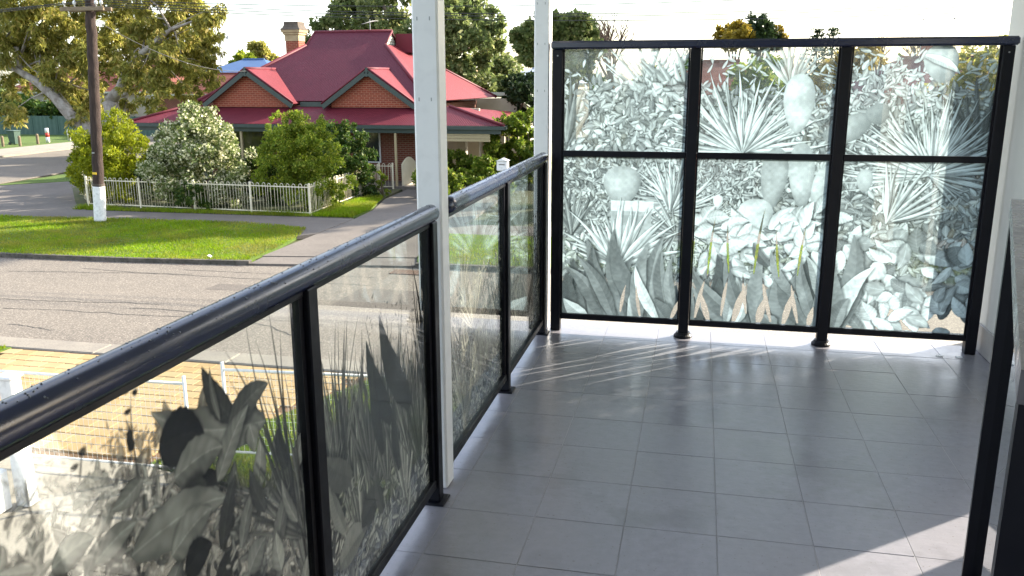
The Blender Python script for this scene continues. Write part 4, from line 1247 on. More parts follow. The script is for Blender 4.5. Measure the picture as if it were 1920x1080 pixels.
# ------------------------------------------------------------------ glass railings
RX, ZR = -0.880, 1.05
def drops(mb, n, y0, y1, rr):
    for _ in range(n):
        y = random.uniform(y0, y1); a = random.gauss(1.5, 0.55)
        c = Vector((RX + rr * math.cos(a), y, ZR + rr * math.sin(a)))
        nn = Vector((math.cos(a), 0, math.sin(a))); tt = Vector((0, 1, 0)); bb = nn.cross(tt)
        s = random.uniform(0.0010, 0.0026)
        ring = [c + (tt * math.cos(k * 1.0472) + bb * math.sin(k * 1.0472)) * s - nn * 0.0006 for k in range(6)]
        r2 = [c + (tt * math.cos(k * 1.0472) + bb * math.sin(k * 1.0472)) * s * 0.65 + nn * s * 0.5 for k in range(6)]
        mb.add(ring + r2 + [c + nn * s * 0.65], [(k, (k + 1) % 6, 6 + (k + 1) % 6, 6 + k) for k in range(6)] + [(6 + k, 6 + (k + 1) % 6, 12) for k in range(6)])

def railing(label, y_start, posts, bays, y_end):
    t = thing('glass_railing', label, 'railing', (RX, (y_start + y_end) / 2, 0), 'glass railings along the balcony edge')
    rr = 0.030
    pts, rad = [(RX, y_start, ZR)], [rr]
    for k in range(24):
        pts.append((RX, y_start + (y_end - 0.02 - y_start) * (k + 1) / 24, ZR)); rad.append(rr)
    for k in range(1, 7):
        a = k * math.pi / 12
        pts.append((RX, y_end - 0.02 + 0.024 * math.sin(a), ZR)); rad.append(max(0.002, rr * math.cos(a) ** 0.6))
    h = MB().tube(pts, rad, 28).build('handrail', M['rail'], t, smooth=True)
    mb = MB(); drops(mb, int(130 * (y_end - y_start)), y_start, y_end - 0.03, rr)
    o = mb.build('raindrop', M['drop'], h, smooth=True); tag(o, kind='stuff')
    for y in posts:
        MB().cbox(RX - 0.025, RX + 0.025, y - 0.025, y + 0.025, 0.008, ZR - 0.024, 0.003).build('post', M['black'], t)
        MB().cbox(RX - 0.045, RX + 0.045, y - 0.045, y + 0.045, 0.0, 0.0075, 0.002).build('base_plate', M['black'], t)
    for (a, b) in bays:
        MB().cbox(RX - 0.016, RX + 0.016, a, b, 0.062, 0.096, 0.003).build('bottom_rail', M['black'], t)
        MB().cbox(RX - 0.014, RX + 0.014, a, b, ZR - 0.040, ZR - 0.0255, 0.002).build('glazing_channel', M['black'], t)
        for yy, s in ((a, 1), (b, -1)):
            y2 = yy + s * 0.022
            MB().box(RX - 0.011, RX + 0.011, min(yy, y2), max(yy, y2), 0.0965, ZR - 0.0405).build('glazing_bead', M['black'], t)
        g = MB().box(RX - 0.003, RX + 0.003, a + 0.0225, b - 0.0225, 0.0965, ZR - 0.041).build('glass_pane', M['glass'], t)
        c = [(RX - 0.0042, a + 0.023, 0.097), (RX - 0.0042, b - 0.023, 0.097), (RX - 0.0042, b - 0.023, ZR - 0.041), (RX - 0.0042, a + 0.023, ZR - 0.041)]
        film(g, c, [((p[1] - RLA[0]) / (RLA[1] - RLA[0]), (p[2] - RLA[2]) / (RLA[3] - RLA[2])) for p in c], M['film_rail'])
    return t
M['drop'] = pm('rain_drop', (0.03, 0.035, 0.045), 0.04, (0.04, 0.045, 0.055), 40, spec=1.0)
railing('near glass railing with round black handrail, nearest the camera at left', 0.15, [0.55, 1.775, 2.725], [(0.576, 1.749), (1.801, 2.699)], 2.775)
railing('far glass railing with round black handrail, between the two white posts', 2.908, [3.885, 4.885], [(2.909, 3.859), (3.911, 4.859)], 4.945)

# dark stair balustrade at the right edge
SB = thing('stair_balustrade', 'dark glass balustrade with a wide wet flat top in the right foreground', 'balustrade', (0.6, 1.7, 0))
fa, ne, ZT = Vector((0.815, 2.49, 0)), Vector((0.357, 0.99, 0)), 1.18
dd = (ne - fa).normalized(); nn = Vector((-dd.y, dd.x, 0))
if nn.x < 0: nn = -nn
W = 0.13
mid_off = nn * (W / 2)
MB().obox(fa + mid_off + Vector((0, 0, ZT - 0.02)), ne + mid_off + Vector((0, 0, ZT - 0.02)), W, 0.04).build('top_rail', M['wetmetal'], SB)
fa_ = fa + dd * 0.062
for p in (fa_, ne - dd * 0.032):
    q = p + nn * 0.045
    MB().obox(q + Vector((0, 0, 0.0)), q + Vector((0, 0, ZT - 0.041)), 0.085, 0.06 if p is not fa_ else 0.12, up=tuple(dd)).build('post', M['black'], SB)
for zz, hh in ((0.10, 0.05), (ZT - 0.062, 0.04)):
    MB().obox(fa + dd * 0.124 + nn * 0.03 + Vector((0, 0, zz)), ne - dd * 0.064 + nn * 0.03 + Vector((0, 0, zz)), 0.04, hh).build('cross_rail', M['black'], SB)
MB().obox(fa + dd * 0.125 + nn * 0.03 + Vector((0, 0, (0.126 + ZT - 0.083) / 2)), ne - dd * 0.065 + nn * 0.03 + Vector((0, 0, (0.126 + ZT - 0.083) / 2)), 0.008, ZT - 0.083 - 0.126).build('glass_pane', M['tinted'], SB)

# ------------------------------------------------------------------ ground, road and paths
GZ = -2.9
ground = struct('ground', MB().add([(-500, -120, GZ - 0.10), (500, -120, GZ - 0.10), (500, 700, GZ - 0.10), (-500, 700, GZ - 0.10)], [(0, 1, 2, 3)]), M['soil'], 'grassy suburban ground reaching to the horizon')
ROADZ = GZ - 0.05
road = struct('road', MB().slab([(-90, 12.2), (90, 11.9), (90, 20.6), (-6.4, 19.35), (-14, 18.5), (-30.5, 18.0), (-40.5, 17.7), (-90, 17.2)], ROADZ - 0.04, ROADZ), M['asphalt'], 'sunlit grey asphalt street crossing in front of the house')
struct('side_road', MB().slab([(-30.5, 17.95), (-29.5, 24), (-30.5, 34), (-33, 60), (-36, 110), (-47, 110), (-41.8, 60), (-40.2, 44), (-40.2, 30), (-40.5, 17.65)], ROADZ - 0.036, ROADZ + 0.004), M['asphalt'], 'side street running away at the left')
def ribbon(name, pts, w, z, mat, parent):
    mb = MB()
    V = [Vector((x, y, z)) for x, y in pts]
    L, Rr = [], []
    for i, p in enumerate(V):
        d = (V[min(i + 1, len(V) - 1)] - V[max(i - 1, 0)]).normalized()
        n = Vector((-d.y, d.x, 0)) * w * random.uniform(0.5, 1.2) / 2
        L.append(p + n); Rr.append(p - n)
    n = len(V)
    mb.add(L + Rr, [(i, i + 1, n + i + 1, n + i) for i in range(n - 1)])
    return mb.build(name, mat, parent)
def wiggle(a, b, n, amp):
    o = []
    off = 0
    for k in range(n + 1):
        f = k / n
        off = off * 0.7 + random.uniform(-amp, amp)
        o.append((a[0] + (b[0] - a[0]) * f + off * 0.3, a[1] + (b[1] - a[1]) * f + off))
    return o
for a, b, amp in (((-14.5, 14.6), (-10.6, 15.0), .05), ((-11.0, 14.6), (-6.7, 14.2), .05), ((-9.2, 14.55), (-6.2, 13.2), .06), ((-13.5, 14.1), (-9.6, 14.2), .04), ((-14.5, 17.6), (-7.0, 17.3), .05), ((-12.5, 13.1), (-11.4, 12.9), .03), ((-16, 17.0), (-11.5, 17.6), .06), ((-12.0, 18.0), (-7.2, 18.1), .04)):
    ribbon('crack', wiggle(a, b, 26, amp), 0.03, ROADZ + 0.004, M['crack'], road)
M['asphalt_patch'] = pm('asphalt_patch', (0.085, 0.073, 0.063), 0.9, (0.105, 0.09, 0.076), 1.2, speck=(34, (0.22, 0.19, 0.16), 0.6), bump=(60, 0.5, 0.008))
for poly in ([(-7.2, 15.6), (-5.4, 15.5), (-5.3, 17.0), (-7.1, 17.1)], [(-15.5, 13.0), (-13.6, 12.9), (-13.5, 13.6), (-15.4, 13.7)], [(-10.4, 16.3), (-9.5, 16.35), (-9.45, 16.9), (-10.4, 16.85)]):
    MB().add([(x + random.uniform(-.05, .05), y + random.uniform(-.05, .05), ROADZ + .003) for x, y in poly], [(0, 1, 2, 3)]).build('repair_patch', M['asphalt_patch'], road)
mb = MB()
for k in range(500):
    x = random.uniform(-28, -6.8); y0 = np.interp(x, [-30.5, -14, -10.7, -6.6], [18.0, 18.5, 18.78, 19.32]) - abs(random.gauss(0, .12)) - .02
    a = random.uniform(0, 6.28); s_ = random.uniform(.02, .05)
    mb.add([(x, y0, ROADZ + .004), (x + s_ * math.cos(a), y0 + s_ * math.sin(a), ROADZ + .015), (x + s_ * math.cos(a + .7), y0 + s_ * math.sin(a + .7), ROADZ + .006)], [(0, 1, 2)])
o = mb.build('gutter_leaves', M['rust'], road); tag(o, kind='stuff')
# far side: kerb, verge, footpath, driveway
KF = [(-90, 17.2), (-40.5, 17.7)], [(-30.5, 18.0), (-14, 18.5), (-10.7, 18.78)], [(-6.6, 19.32), (90, 20.6)]
mb = MB()
for seg in KF:
    for (x0, y0), (x1, y1) in zip(seg, seg[1:]):
        n = max(1, int(abs(x1 - x0) / 2.4)) if x0 > -31 and x1 < 12 else 6
        for k in range(n):
            f0, f1 = k / n, (k + 1) / n
            a = (x0 + (x1 - x0) * f0 + .006, y0 + (y1 - y0) * f0); b = (x0 + (x1 - x0) * f1 - .006, y0 + (y1 - y0) * f1)
            mb.slab([a, b, (b[0], b[1] + .15), (a[0], a[1] + .15)], ROADZ - .02, GZ + 0.06 + random.uniform(-.006, .006))
struct('far_kerb', mb, M['kerb_old'], 'dark weathered concrete kerb on the far side of the street')
struct('drive_crossover', MB().slab([(-10.69, 18.78), (-6.61, 19.32), (-6.8, 20.2), (-10.75, 19.6)], ROADZ - .03, GZ + 0.0), M['path'], 'concrete driveway crossover')
lawn_poly = [(-29.2, 18.25), (-14, 18.66), (-10.9, 18.93), (-10.95, 20.5), (-11.2, 22.4), (-11.6, 23.6), (-14, 24.2), (-19, 23.95), (-23, 23.8), (-28.9, 23.6)]
lawn = struct('lawn', MB().slab(lawn_poly, GZ - .08, GZ + 0.045), M['lawn'], 'bright green verge lawn across the street')
struct('footpath', MB().slab([(-29.3, 23.61), (-28.9, 23.601), (-23, 23.801), (-19, 23.951), (-14, 24.201), (-11.6, 23.601), (-11.19, 22.401), (-10.8, 22.9), (-10.8, 25.7), (-20.6, 25.6), (-22.2, 27.2), (-24.6, 30.4), (-27.3, 33.0), (-29.3, 31)], GZ - .08, GZ + 0.03), M['path'], 'damp concrete footpath in front of the fence')
struct('driveway', MB().slab([(-10.79, 19.62), (-6.85, 20.22), (-7.2, 30), (-7.4, 33.3), (-11.6, 33.3), (-11.5, 30.5), (-10.9, 27.6), (-10.79, 25.7)], GZ - .08, GZ + 0.02), M['path'], 'concrete driveway beside the red roofed house')
struct('right_lawn', MB().slab([(-6.59, 19.5), (40, 20.1), (40, 24.2), (-7.0, 23.6), (-6.85, 20.3)], GZ - .08, GZ + 0.04), M['lawn'], 'grass verge beyond the drive')
struct('right_footpath', MB().slab([(-7.0, 23.61), (40, 24.21), (40, 25.7), (-7.1, 25.3)], GZ - .08, GZ + 0.03), M['path'], 'footpath continuing to the right')
struct('garden_bed', MB().slab([(-21.0, 25.75), (-10.95, 25.75), (-11.0, 27.6), (-11.6, 30.5), (-11.8, 33.2), (-25.5, 33.2), (-25.5, 31), (-22.4, 27.3)], GZ - .08, GZ + 0.035), M['soil'], 'planted garden ground behind the fence')
struct('drive_edge_grass', MB().slab([(-12.3, 26.0), (-10.92, 25.9), (-10.96, 27.5), (-11.6, 30.4), (-12.3, 30.6)], GZ - .02, GZ + 0.045), M['lawn'], 'grass strip beside the side fence')
struct('far_path', MB().slab([(-40.6, 40), (-40.6, 62), (-44.8, 62), (-44.8, 40)], GZ - .08, GZ + 0.03), M['pale_concrete'], 'pale footpath across the side street')
struct('far_verge', MB().slab([(-44.81, 36), (-44.81, 62), (-75, 62), (-75, 36)], GZ - .08, GZ + 0.02), M['lawn'], 'far verge with bollards and bin')
struct('corner_grass', MB().slab([(-28.85, 31.5), (-27.2, 33.1), (-24.8, 31.2), (-26, 45), (-30, 45), (-29.35, 31)], GZ - .08, GZ + 0.04), M['lawn'], 'strip of grass beside the side street')
# near side: kerb, verge, pavers, yard
mb = MB()
x = -60.0
while x < 40:
    mb.cbox(x + .004, x + 2.396, 11.68, 12.18, ROADZ - .06, GZ + 0.03, 0.02); x += 2.4
struct('near_kerb', mb, M['kerb'], 'pale concrete kerb on the near side of the street')
struct('near_verge', MB().slab([(-60, 5), (-11.25, 9.9), (-11.15, 11.66), (-60, 11.66)], GZ - .08, GZ + 0.03), M['lawn'], 'near verge grass at the far left')
struct('yard_concrete', MB().slab([(-14, 3.5), (-3.0, 3.5), (-3.0, 7.4), (-6.2, 8.15), (-14, 8.15)], GZ - .08, GZ - 0.005), M['pale_concrete'], 'pale concrete yard below the balcony')
struct('yard_lawn', MB().slab([(-6.15, 8.2), (-2.99, 7.45), (-2.99, -2), (10, -2), (10, 11.66), (-4.62, 11.66), (-5.45, 9.6)], GZ - .08, GZ + 0.01), M['lawn'], 'yard grass below the balcony')
struct('yard_path', MB().slab([(-4.4, 10.7), (9, 10.7), (9, 11.64), (-4.4, 11.64)], GZ - .02, GZ + 0.03), M['pale_concrete'], 'pale concrete strip along the kerb')
pav = struct('paved_drive', MB().slab([(-11.2, 8.16), (-6.17, 8.16), (-5.47, 9.6), (-4.64, 11.66), (-11.1, 11.66)], GZ - .08, GZ - 0.012), M['sand'], 'yellow paved drive behind the white mesh gates')
pw_, pd_ = 0.30, 0.24
pme = MB().cbox(-pw_ / 2 + .006, pw_ / 2 - .006, -pd_ / 2 + .007, pd_ / 2 - .007, -0.03, 0.012, 0.004).mesh('paver', M['paver'])
pcount = 0
r_ = 0
y = 11.52
while y > 8.25:
    xr = -4.75 - (11.66 - y) * 0.40 if y > 9.6 else -5.6 - (9.6 - y) * 0.5
    x = -11.05 + (pw_ / 2 if r_ % 2 else 0)
    while x < xr and pcount < 296:
        o = link('paver', pme, pav, (x + random.uniform(-.002, .002), y, GZ + random.uniform(-.004, .003)), (random.uniform(-.01, .01), random.uniform(-.01, .01), random.uniform(-.008, .008)))
        pcount += 1
        x += pw_
    y -= pd_; r_ += 1

def poly_points(poly, n):
    P = np.array(poly); lo, hi = P.min(0), P.max(0)
    out = np.zeros((0, 2))
    while len(out) < n:
        q = RNG.uniform(lo, hi, (n * 2, 2))
        ins = np.zeros(len(q), bool)
        for i in range(len(P)):
            a, b = P[i], P[(i + 1) % len(P)]
            c = ((a[1] > q[:, 1]) != (b[1] > q[:, 1])) & (q[:, 0] < (b[0] - a[0]) * (q[:, 1] - a[1]) / (b[1] - a[1] + 1e-12) + a[0])
            ins ^= c
        out = np.vstack([out, q[ins]])
    return out[:n]

def grass(name, label, poly, n, z, h, mat, parent=None):
    P = poly_points(poly, n)
    a = RNG.uniform(0, 6.283, n); w = RNG.uniform(.006, .014, n)[:, None]; hh = (h * RNG.uniform(.4, 1.15, n))[:, None]
    # patchy growth
    g = (np.sin(P[:, 0] * 1.7 + np.sin(P[:, 1] * 2.1)) * np.sin(P[:, 1] * 1.3 + 1.2 * np.sin(P[:, 0]))) * 0.35 + 1
    hh *= g[:, None]
    B = np.c_[P, np.full(n, z)]
    D = np.c_[np.cos(a), np.sin(a), np.zeros(n)]
    lean = np.c_[RNG.normal(0, .45, (n, 2)), np.ones(n)] * hh
    V = np.stack([B - D * w, B + D * w, B + lean], 1).reshape(-1, 3)
    o = link(name, np_mesh(name, V, 3, mat), parent)
    return tag(o, label, 'grass' if not parent else None, None, 'stuff')
M['grass'] = leaf_mat('grass_blade', (0.15, 0.27, 0.003), (0.26, 0.37, 0.006), (0.34, 0.31, 0.04), 0.5, 0.6, 0.92, ((0.30, 0.25, 0.05), 0.8))
grass('lawn_grass', 'short green grass blades on the verge across the street', [(-29.3, 18.1), (-14, 18.54), (-10.85, 18.84), (-10.85, 20.5), (-11.1, 22.45), (-11.5, 23.7), (-14, 24.32), (-19, 24.05), (-23, 23.9), (-29, 23.7)], 90000, GZ + .045, .065, M['grass'])
grass('edge_grass', 'longer grass growing beside the side fence', [(-12.3, 25.8), (-10.93, 25.8), (-10.95, 27.5), (-11.6, 30.5), (-12.3, 30.6)], 14000, GZ + .045, .16, M['grass'])
grass('fence_grass', 'weedy grass along the foot of the front fence', [(-21.2, 25.65), (-12.4, 25.75), (-12.4, 26.1), (-21.2, 26.2)], 5000, GZ + .03, .14, M['grass'])
grass('near_grass', 'grass blades of the near left verge', [(-14, 10.3), (-11.3, 10.3), (-11.2, 11.64), (-14, 11.64)], 9000, GZ + .03, .06, M['grass'])
grass('yard_grass', 'grass blades in the yard below the railing', [(-6.1, 8.2), (-3, 7.4), (-2.0, 7.4), (-2.0, 10.6), (-4.5, 11.6), (-5.45, 9.6)], 16000, GZ + .01, .06, M['grass'])
grass('right_grass', 'grass blades on the verge behind the screen', [(-6.5, 19.5), (8, 19.7), (8, 23.7), (-6.9, 23.5)], 30000, GZ + .04, .06, M['grass'])
# street drain
dr = thing('street_drain', 'rusty slotted iron drain grate at the far kerb', 'drain', (-6.5, 18.9, ROADZ))
MB().box(-7.0, -6.0, 18.55, 19.05, ROADZ + .001, ROADZ + .006).build('pit', M['crack'], dr)
for k in range(13):
    MB().box(-6.98 + k * .078, -6.94 + k * .078, 18.57, 19.03, ROADZ + .0065, ROADZ + .02).build('bar', M['rust'], dr)
# litter
for k, (x, y) in enumerate(((-11.9, 19.0), (-8.9, 19.2), (-12.2, 27.0), (-11.4, 28.3))):
    a = random.uniform(0, 3)
    s = .09
    V = [(x + s * random.uniform(.5, 1) * math.cos(a + q * 1.05), y + s * random.uniform(.5, 1) * math.sin(a + q * 1.05), GZ + .07 + random.uniform(0, .05)) for q in range(6)] + [(x, y, GZ + .14)]
    o = MB().add(V, [(q, (q + 1) % 6, 6) for q in range(6)]).build('paper_scrap', M['plain_white'])
    tag(o, ['crumpled white scrap on the lawn by the kerb', 'white scrap at the edge of the driveway mouth', 'pale scrap in the grass by the fence corner', 'pale scrap on the grass strip further up the drive'][k], 'litter', 'white paper scraps')

# ------------------------------------------------------------------ red roofed brick house
H = thing('red_roof_house', 'red brick cottage with maroon corrugated roof, two front gables and a veranda', 'house', (-16, 38, GZ))
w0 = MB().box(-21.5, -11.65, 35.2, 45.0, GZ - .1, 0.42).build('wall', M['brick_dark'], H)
for (a, b) in ((-20.4, -18.6), (-14.6, -13.4)):
    w = MB().box(a, b, 35.13, 35.19, -2.0, -0.5).build('window', M['plain_white'], H)
    MB().box(a + .06, b - .06, 35.11, 35.125, -1.94, -.56).build('pane', M['dark_glass'], w)
d = MB().box(-16.9, -15.9, 35.14, 35.19, GZ, -0.75).build('door', M['trim'], H)
MB().tube([(-16.0, 35.10, -1.9), (-16.0, 35.135, -1.9)], .03, 8).build('handle', M['steel'], d)
EZ, RZ, RY, SL = 0.60, 3.72, 40.15, 0.643
GLZ = 3.07; gy0 = RY - (RZ - GLZ) / SL; gy1 = RY + (RZ - GLZ) / SL
LX, RXX = -18.45, -14.5
fl, fr_, bl, br = (-22.0, 35.3, EZ), (-11.2, 35.3, EZ), (-22.0, 45.0, EZ), (-10.6, 45.0, EZ)
def sheet(name, pts, mat, parent, t=0.03):
    P = [Vector(p) for p in pts]
    n = (P[1] - P[0]).cross(P[2] - P[0]).normalized()
    if n.z < 0: n = -n
    return MB().extr([p - n * t for p in P], n * t).build(name, mat, parent)
sheet('main_roof', [fl, fr_, (RXX, gy0, GLZ), (RXX, RY, RZ), (LX, RY, RZ), (LX, gy0, GLZ)], M['tin_shade_tone'], H)
sheet('main_roof', [bl, br, (RXX, gy1, GLZ), (RXX, RY, RZ), (LX, RY, RZ), (LX, gy1, GLZ)], M['tin_shade_tone'], H)
sheet('main_roof', [fr_, br, (RXX + .02, gy1, GLZ), (RXX + .02, gy0, GLZ)], M['tin_sunlit_tone'], H)
sheet('main_roof', [fl, bl, (LX - .02, gy1, GLZ), (LX - .02, gy0, GLZ)], M['tin_sunlit_tone'], H)
for x in (LX + .12, RXX - .15):
    MB().extr([(x, gy0 + .05, GLZ - .02), (x, gy1 - .05, GLZ - .02), (x, RY, RZ - .06)], (.04, 0, 0)).build('gablet', M['pale_trim'], H)
    for k in range(4):
        zz = GLZ + .06 + k * .13; hw = (RZ - .1 - zz) / SL
        MB().box(x + (.04 if x > -16 else -.03), x + (.07 if x > -16 else 0), RY - hw, RY + hw, zz, zz + .05).build('louvre', M['pale_trim'], H)
def cap(a, b, w=.16, mat='tin'):
    MB().tube([a, b], w / 2, 8).build('ridge_cap', M[mat], H, smooth=True)
cap((LX, RY, RZ + .0), (RXX, RY, RZ + .0)); cap((RXX, gy0, GLZ), fr_); cap((LX, gy0, GLZ), fl); cap((RXX, gy1, GLZ), br)
cap((RXX, gy0, GLZ), (RXX, RY, RZ), .09); cap((LX, gy0, GLZ), (LX, RY, RZ), .09)
for (gx, hw, zb, zp) in ((-19.28, 2.15, 0.50, 1.98), (-13.72, 2.12, 0.47, 1.95)):
    sl = (zp - zb) / hw
    fy = 34.98
    MB().extr([(gx - hw + .35, fy, 0.34), (gx + hw - .35, fy, 0.34), (gx + hw - .35, fy, zb + .35 * sl - .12), (gx, fy, zp - .14), (gx - hw + .35, fy, zb + .35 * sl - .12)], (0, .24, 0)).build('gable_wall', M['brick'], H)
    yb = 35.3 + (zp - EZ) / SL + .05
    for s in (-1, 1):
        e = gx + s * hw
        sheet('gable_roof', [(e, 34.72, zb), (gx, 34.72, zp), (gx, yb, zp), (e, 35.35, zb)], M['tin_sunlit_tone'], H)
        n = Vector((s * sl, 0, 1)).normalized()
        a = Vector((gx - s * .0, 34.70, zp - .03)) - n * .10; b = Vector((e, 34.70, zb - .03)) - n * .10
        MB().obox(a, b, .06, .19, up=tuple(n)).build('barge_board', M['trim'], H)
        cap((e, 34.72, zb + .03), (gx, 34.72, zp + .03), .07)
    cap((gx, 34.7, zp), (gx, yb, zp), .12)
    MB().box(gx - .05, gx + .05, 34.66, 34.695, zp - .34, zp + .03).build('finial', M['trim'], H)
MB().box(-17.0, -15.95, 35.12, 35.30, .36, .55).build('gutter', M['trim'], H)
MB().box(-11.55, -10.9, 35.12, 35.30, .40, .58).build('gutter', M['trim'], H)
# veranda: corrugated sheet as real ribs
vx0, vx1, tx0, tx1 = -24.35, -7.6, -22.3, -10.3
vy0, vy1, vz0, vz1 = 33.40, 35.22, -0.30, 0.38
cols = int((vx1 - vx0) / 0.019)
V, F = [], []
for i in range(cols + 1):
    x = vx0 + (vx1 - vx0) * i / cols
    f = 1.0
    if x < tx0: f = (x - vx0) / (tx0 - vx0)
    if x > tx1: f = (vx1 - x) / (vx1 - tx1)
    f = max(f, .002)
    dz = .010 * math.sin(2 * math.pi * x / .076)
    V += [(x, vy0, vz0 + dz), (x, vy0 + (vy1 - vy0) * f, vz0 + (vz1 - vz0) * f + dz)]
F = [(2 * i, 2 * i + 2, 2 * i + 3, 2 * i + 1) for i in range(cols)]
MB().add(V, F).build('veranda_roof', M['tin'], H, smooth=True)
sheet('veranda_roof', [(vx1 + .02, vy0, vz0), (-9.7, 48.2, -.34), (tx1 - .3, vy1 + .3, vz1 + .02), (tx1, vy1, vz1)], M['tin_sunlit_tone'], H)
sheet('veranda_roof', [(vx0 - .02, vy0, vz0), (vx0 - .02, 45, vz0), (tx0, 45, vz1), (tx0, vy1, vz1)], M['tin_sunlit_tone'], H)
cap((vx1, vy0, vz0 + .03), (tx1, vy1, vz1 + .03), .12); cap((vx0, vy0, vz0 + .03), (tx0, vy1, vz1 + .03), .12)
MB().box(vx0 - .05, vx1 + .08, vy0 - .10, vy0 - .005, vz0 - .15, vz0 - .015).build('gutter', M['trim'], H)
MB().obox((vx1 + .07, vy0, vz0 - .09), (-9.65, 48.2, -.42), .09, .13).build('gutter', M['trim'], H)
MB().obox((vx0 - .06, vy0, vz0 - .09), (vx0 - .06, 45, vz0 - .09), .09, .13).build('gutter', M['trim'], H)
MB().box(vx0 + .1, vx1 - .1, vy0 + .05, vy0 + .12, vz0 - .32, vz0 - .06).build('veranda_beam', M['trim'], H)
for x in (-24.2, -21.9, -19.0, -15.6, -12.12):
    MB().cbox(x - .045, x + .045, 33.47, 33.56, GZ, vz0 - .32, .008).build('veranda_post', M['board'], H)
MB().box(-24.3, -11.0, 33.3, 35.2, GZ - .05, GZ + .12).build('veranda_floor', M['path'], H)
for x in (-20.4, -23.0):          # lattice brackets seen under the left eave
    for k in range(7):
        MB().box(x + k * .12, x + k * .12 + .025, 33.48, 33.52, vz0 - .75, vz0 - .33).build('lattice_slat', M['trim'], H)
# carport end boards and cream wall
for k in range(3):
    MB().cbox(-11.0, -8.15, 33.49, 33.52, -.93 + k * .118, -.93 + k * .118 + .110, .006).build('fascia_board', M['board'], H)
MB().box(-11.5, -9.9, 38.6, 38.8, GZ, .2).build('side_wall', M['house_cream'], H)
MB().box(-10.5, -10.1, 36.9, 37.3, GZ, -.4).build('porch_pier', M['house_cream'], H)
MB().box(-10.0, -8.9, 39.4, 39.6, GZ, -.3).build('side_wall', M['house_cream'], H)
w = MB().box(-9.75, -9.25, 39.34, 39.39, -1.9, -1.0).build('window', M['plain_white'], H)
MB().box(-9.70, -9.30, 39.32, 39.335, -1.85, -1.05).build('pane', M['dark_glass'], w)
# rear wing
MB().box(-12.6, -9.55, 45.3, 50.5, GZ, .50).build('rear_wall', M['house_cream'], H)
MB().obox((-12.6, 45.2, .74), (-9.9, 45.2, .74), .08, .17).build('rear_fascia', M['pale_trim'], H)
MB().obox((-9.95, 45.2, .74), (-8.9, 45.2, .02), .08, .2).build('rear_barge_board', M['pale_trim'], H)
sheet('rear_roof', [(-10.0, 45.15, .86), (-8.85, 45.15, .1), (-8.85, 50.5, .1), (-10.0, 50.5, .86)], M['pale_trim'], H)
ch = MB().box(-13.15, -12.35, 48.2, 48.9, -1, 1.15).build('rear_chimney', M['brick_dark'], H)
MB().tube([(-12.75, 48.5, 1.15), (-12.75, 48.5, 1.75), (-12.75, 48.5, 1.8), (-12.75, 48.5, 2.0)], [.26, .22, .34, .24], 12).build('chimney_pot', M['chim_cream'], ch)
# main chimney
def sq_loft(levels, cx, cy):
    mb = MB(); V = []
    for z, h in levels:
        V += [(cx - h, cy - h, z), (cx + h, cy - h, z), (cx + h, cy + h, z), (cx - h, cy + h, z)]
    F = [tuple(range(3, -1, -1)), tuple(range(len(V) - 4, len(V)))]
    for k in range(len(levels) - 1):
        for j in range(4):
            F.append((4 * k + j, 4 * k + (j + 1) % 4, 4 * k + 4 + (j + 1) % 4, 4 * k + 4 + j))
    return mb.add(V, F)
cxx, cyy = -19.72, 40.6
c0 = sq_loft([(0.8, .34), (3.33, .34)], cxx, cyy).build('chimney', M['brick'], H)
sq_loft([(3.33, .36), (3.62, .37), (3.64, .42), (3.72, .42), (3.74, .47), (3.86, .50)], cxx, cyy).build('chimney_corbel', M['chim_cream'], c0)
sq_loft([(3.86, .51), (3.90, .50), (3.98, .42), (4.10, .37), (4.24, .37)], cxx, cyy).build('chimney_cap', M['chim_dark'], c0)
# cooler unit and aerial
ac = MB().box(-14.5, -13.6, 40.6, 41.6, 2.75, 3.62).build('roof_cooler', M['tin'], H)
for k in range(4):
    MB().box(-13.59, -13.56, 40.68, 41.52, 2.95 + k * .15, 3.05 + k * .15).build('louvre', M['chim_cream'], ac)
mb = MB().tube([(-15.6, RY, RZ), (-15.6, RY, RZ + .55)], .02, 6)
for k in range(6):
    mb.tube([(-15.9 + k * .1, RY - .3, RZ + .32 + .03 * k), (-15.4 + k * .02, RY + .35, RZ + .5)], .008, 5)
mb.build('aerial', M['steel'], H)

# ------------------------------------------------------------------ hoop top garden fence
FZ0, FZ1 = GZ + .10, GZ + 1.06
fence = thing('garden_fence', 'low cream hoop topped metal fence round the cottage garden', 'fence', (-16, 26, GZ))
def hoop_mesh():
    mb = MB()
    p = [(-.055, 0, FZ0)] + [(-.055, 0, FZ1 - .06)] + [(-.055 * math.cos(a), 0, FZ1 - .06 + .062 * math.sin(a)) for a in (.5, 1.05, 1.57, 2.09, 2.64)] + [(.055, 0, FZ1 - .06), (.055, 0, FZ0)]
    mb.tube(p, .0095, 5)
    return mb.mesh('picket_hoop', M['fence_white'], True)
hm = hoop_mesh()
def fence_run(a, b, posts, first=0, last=0):
    a, b = Vector((*a, 0)), Vector((*b, 0))
    L = (b - a).length; d = (b - a) / L; ang = math.atan2(d.y, d.x)
    for k in range(first, posts + 1 - last):
        p = a + d * L * k / posts
        MB().cbox(p.x - .03, p.x + .03, p.y - .03, p.y + .03, GZ, FZ1 + .03, .006).build('post', M['fence_white'], fence)
    for z in (FZ0 + .02, FZ1 - .10):
        MB().obox(a + Vector((0, 0, z)), b + Vector((0, 0, z)), .022, .032).build('rail', M['fence_white'], fence)
    n = int(L / .22)
    for k in range(n):
        p = a + d * (L * (k + .5) / n)
        link('picket_hoop', hm, fence, (p.x, p.y, random.uniform(-.008, .008)), (random.uniform(-.02, .02), 0, ang))
fence_run((-21.2, 26.5), (-12.45, 26.0), 4)
fence_run((-12.45, 26.04), (-12.75, 33.2), 3, 1)
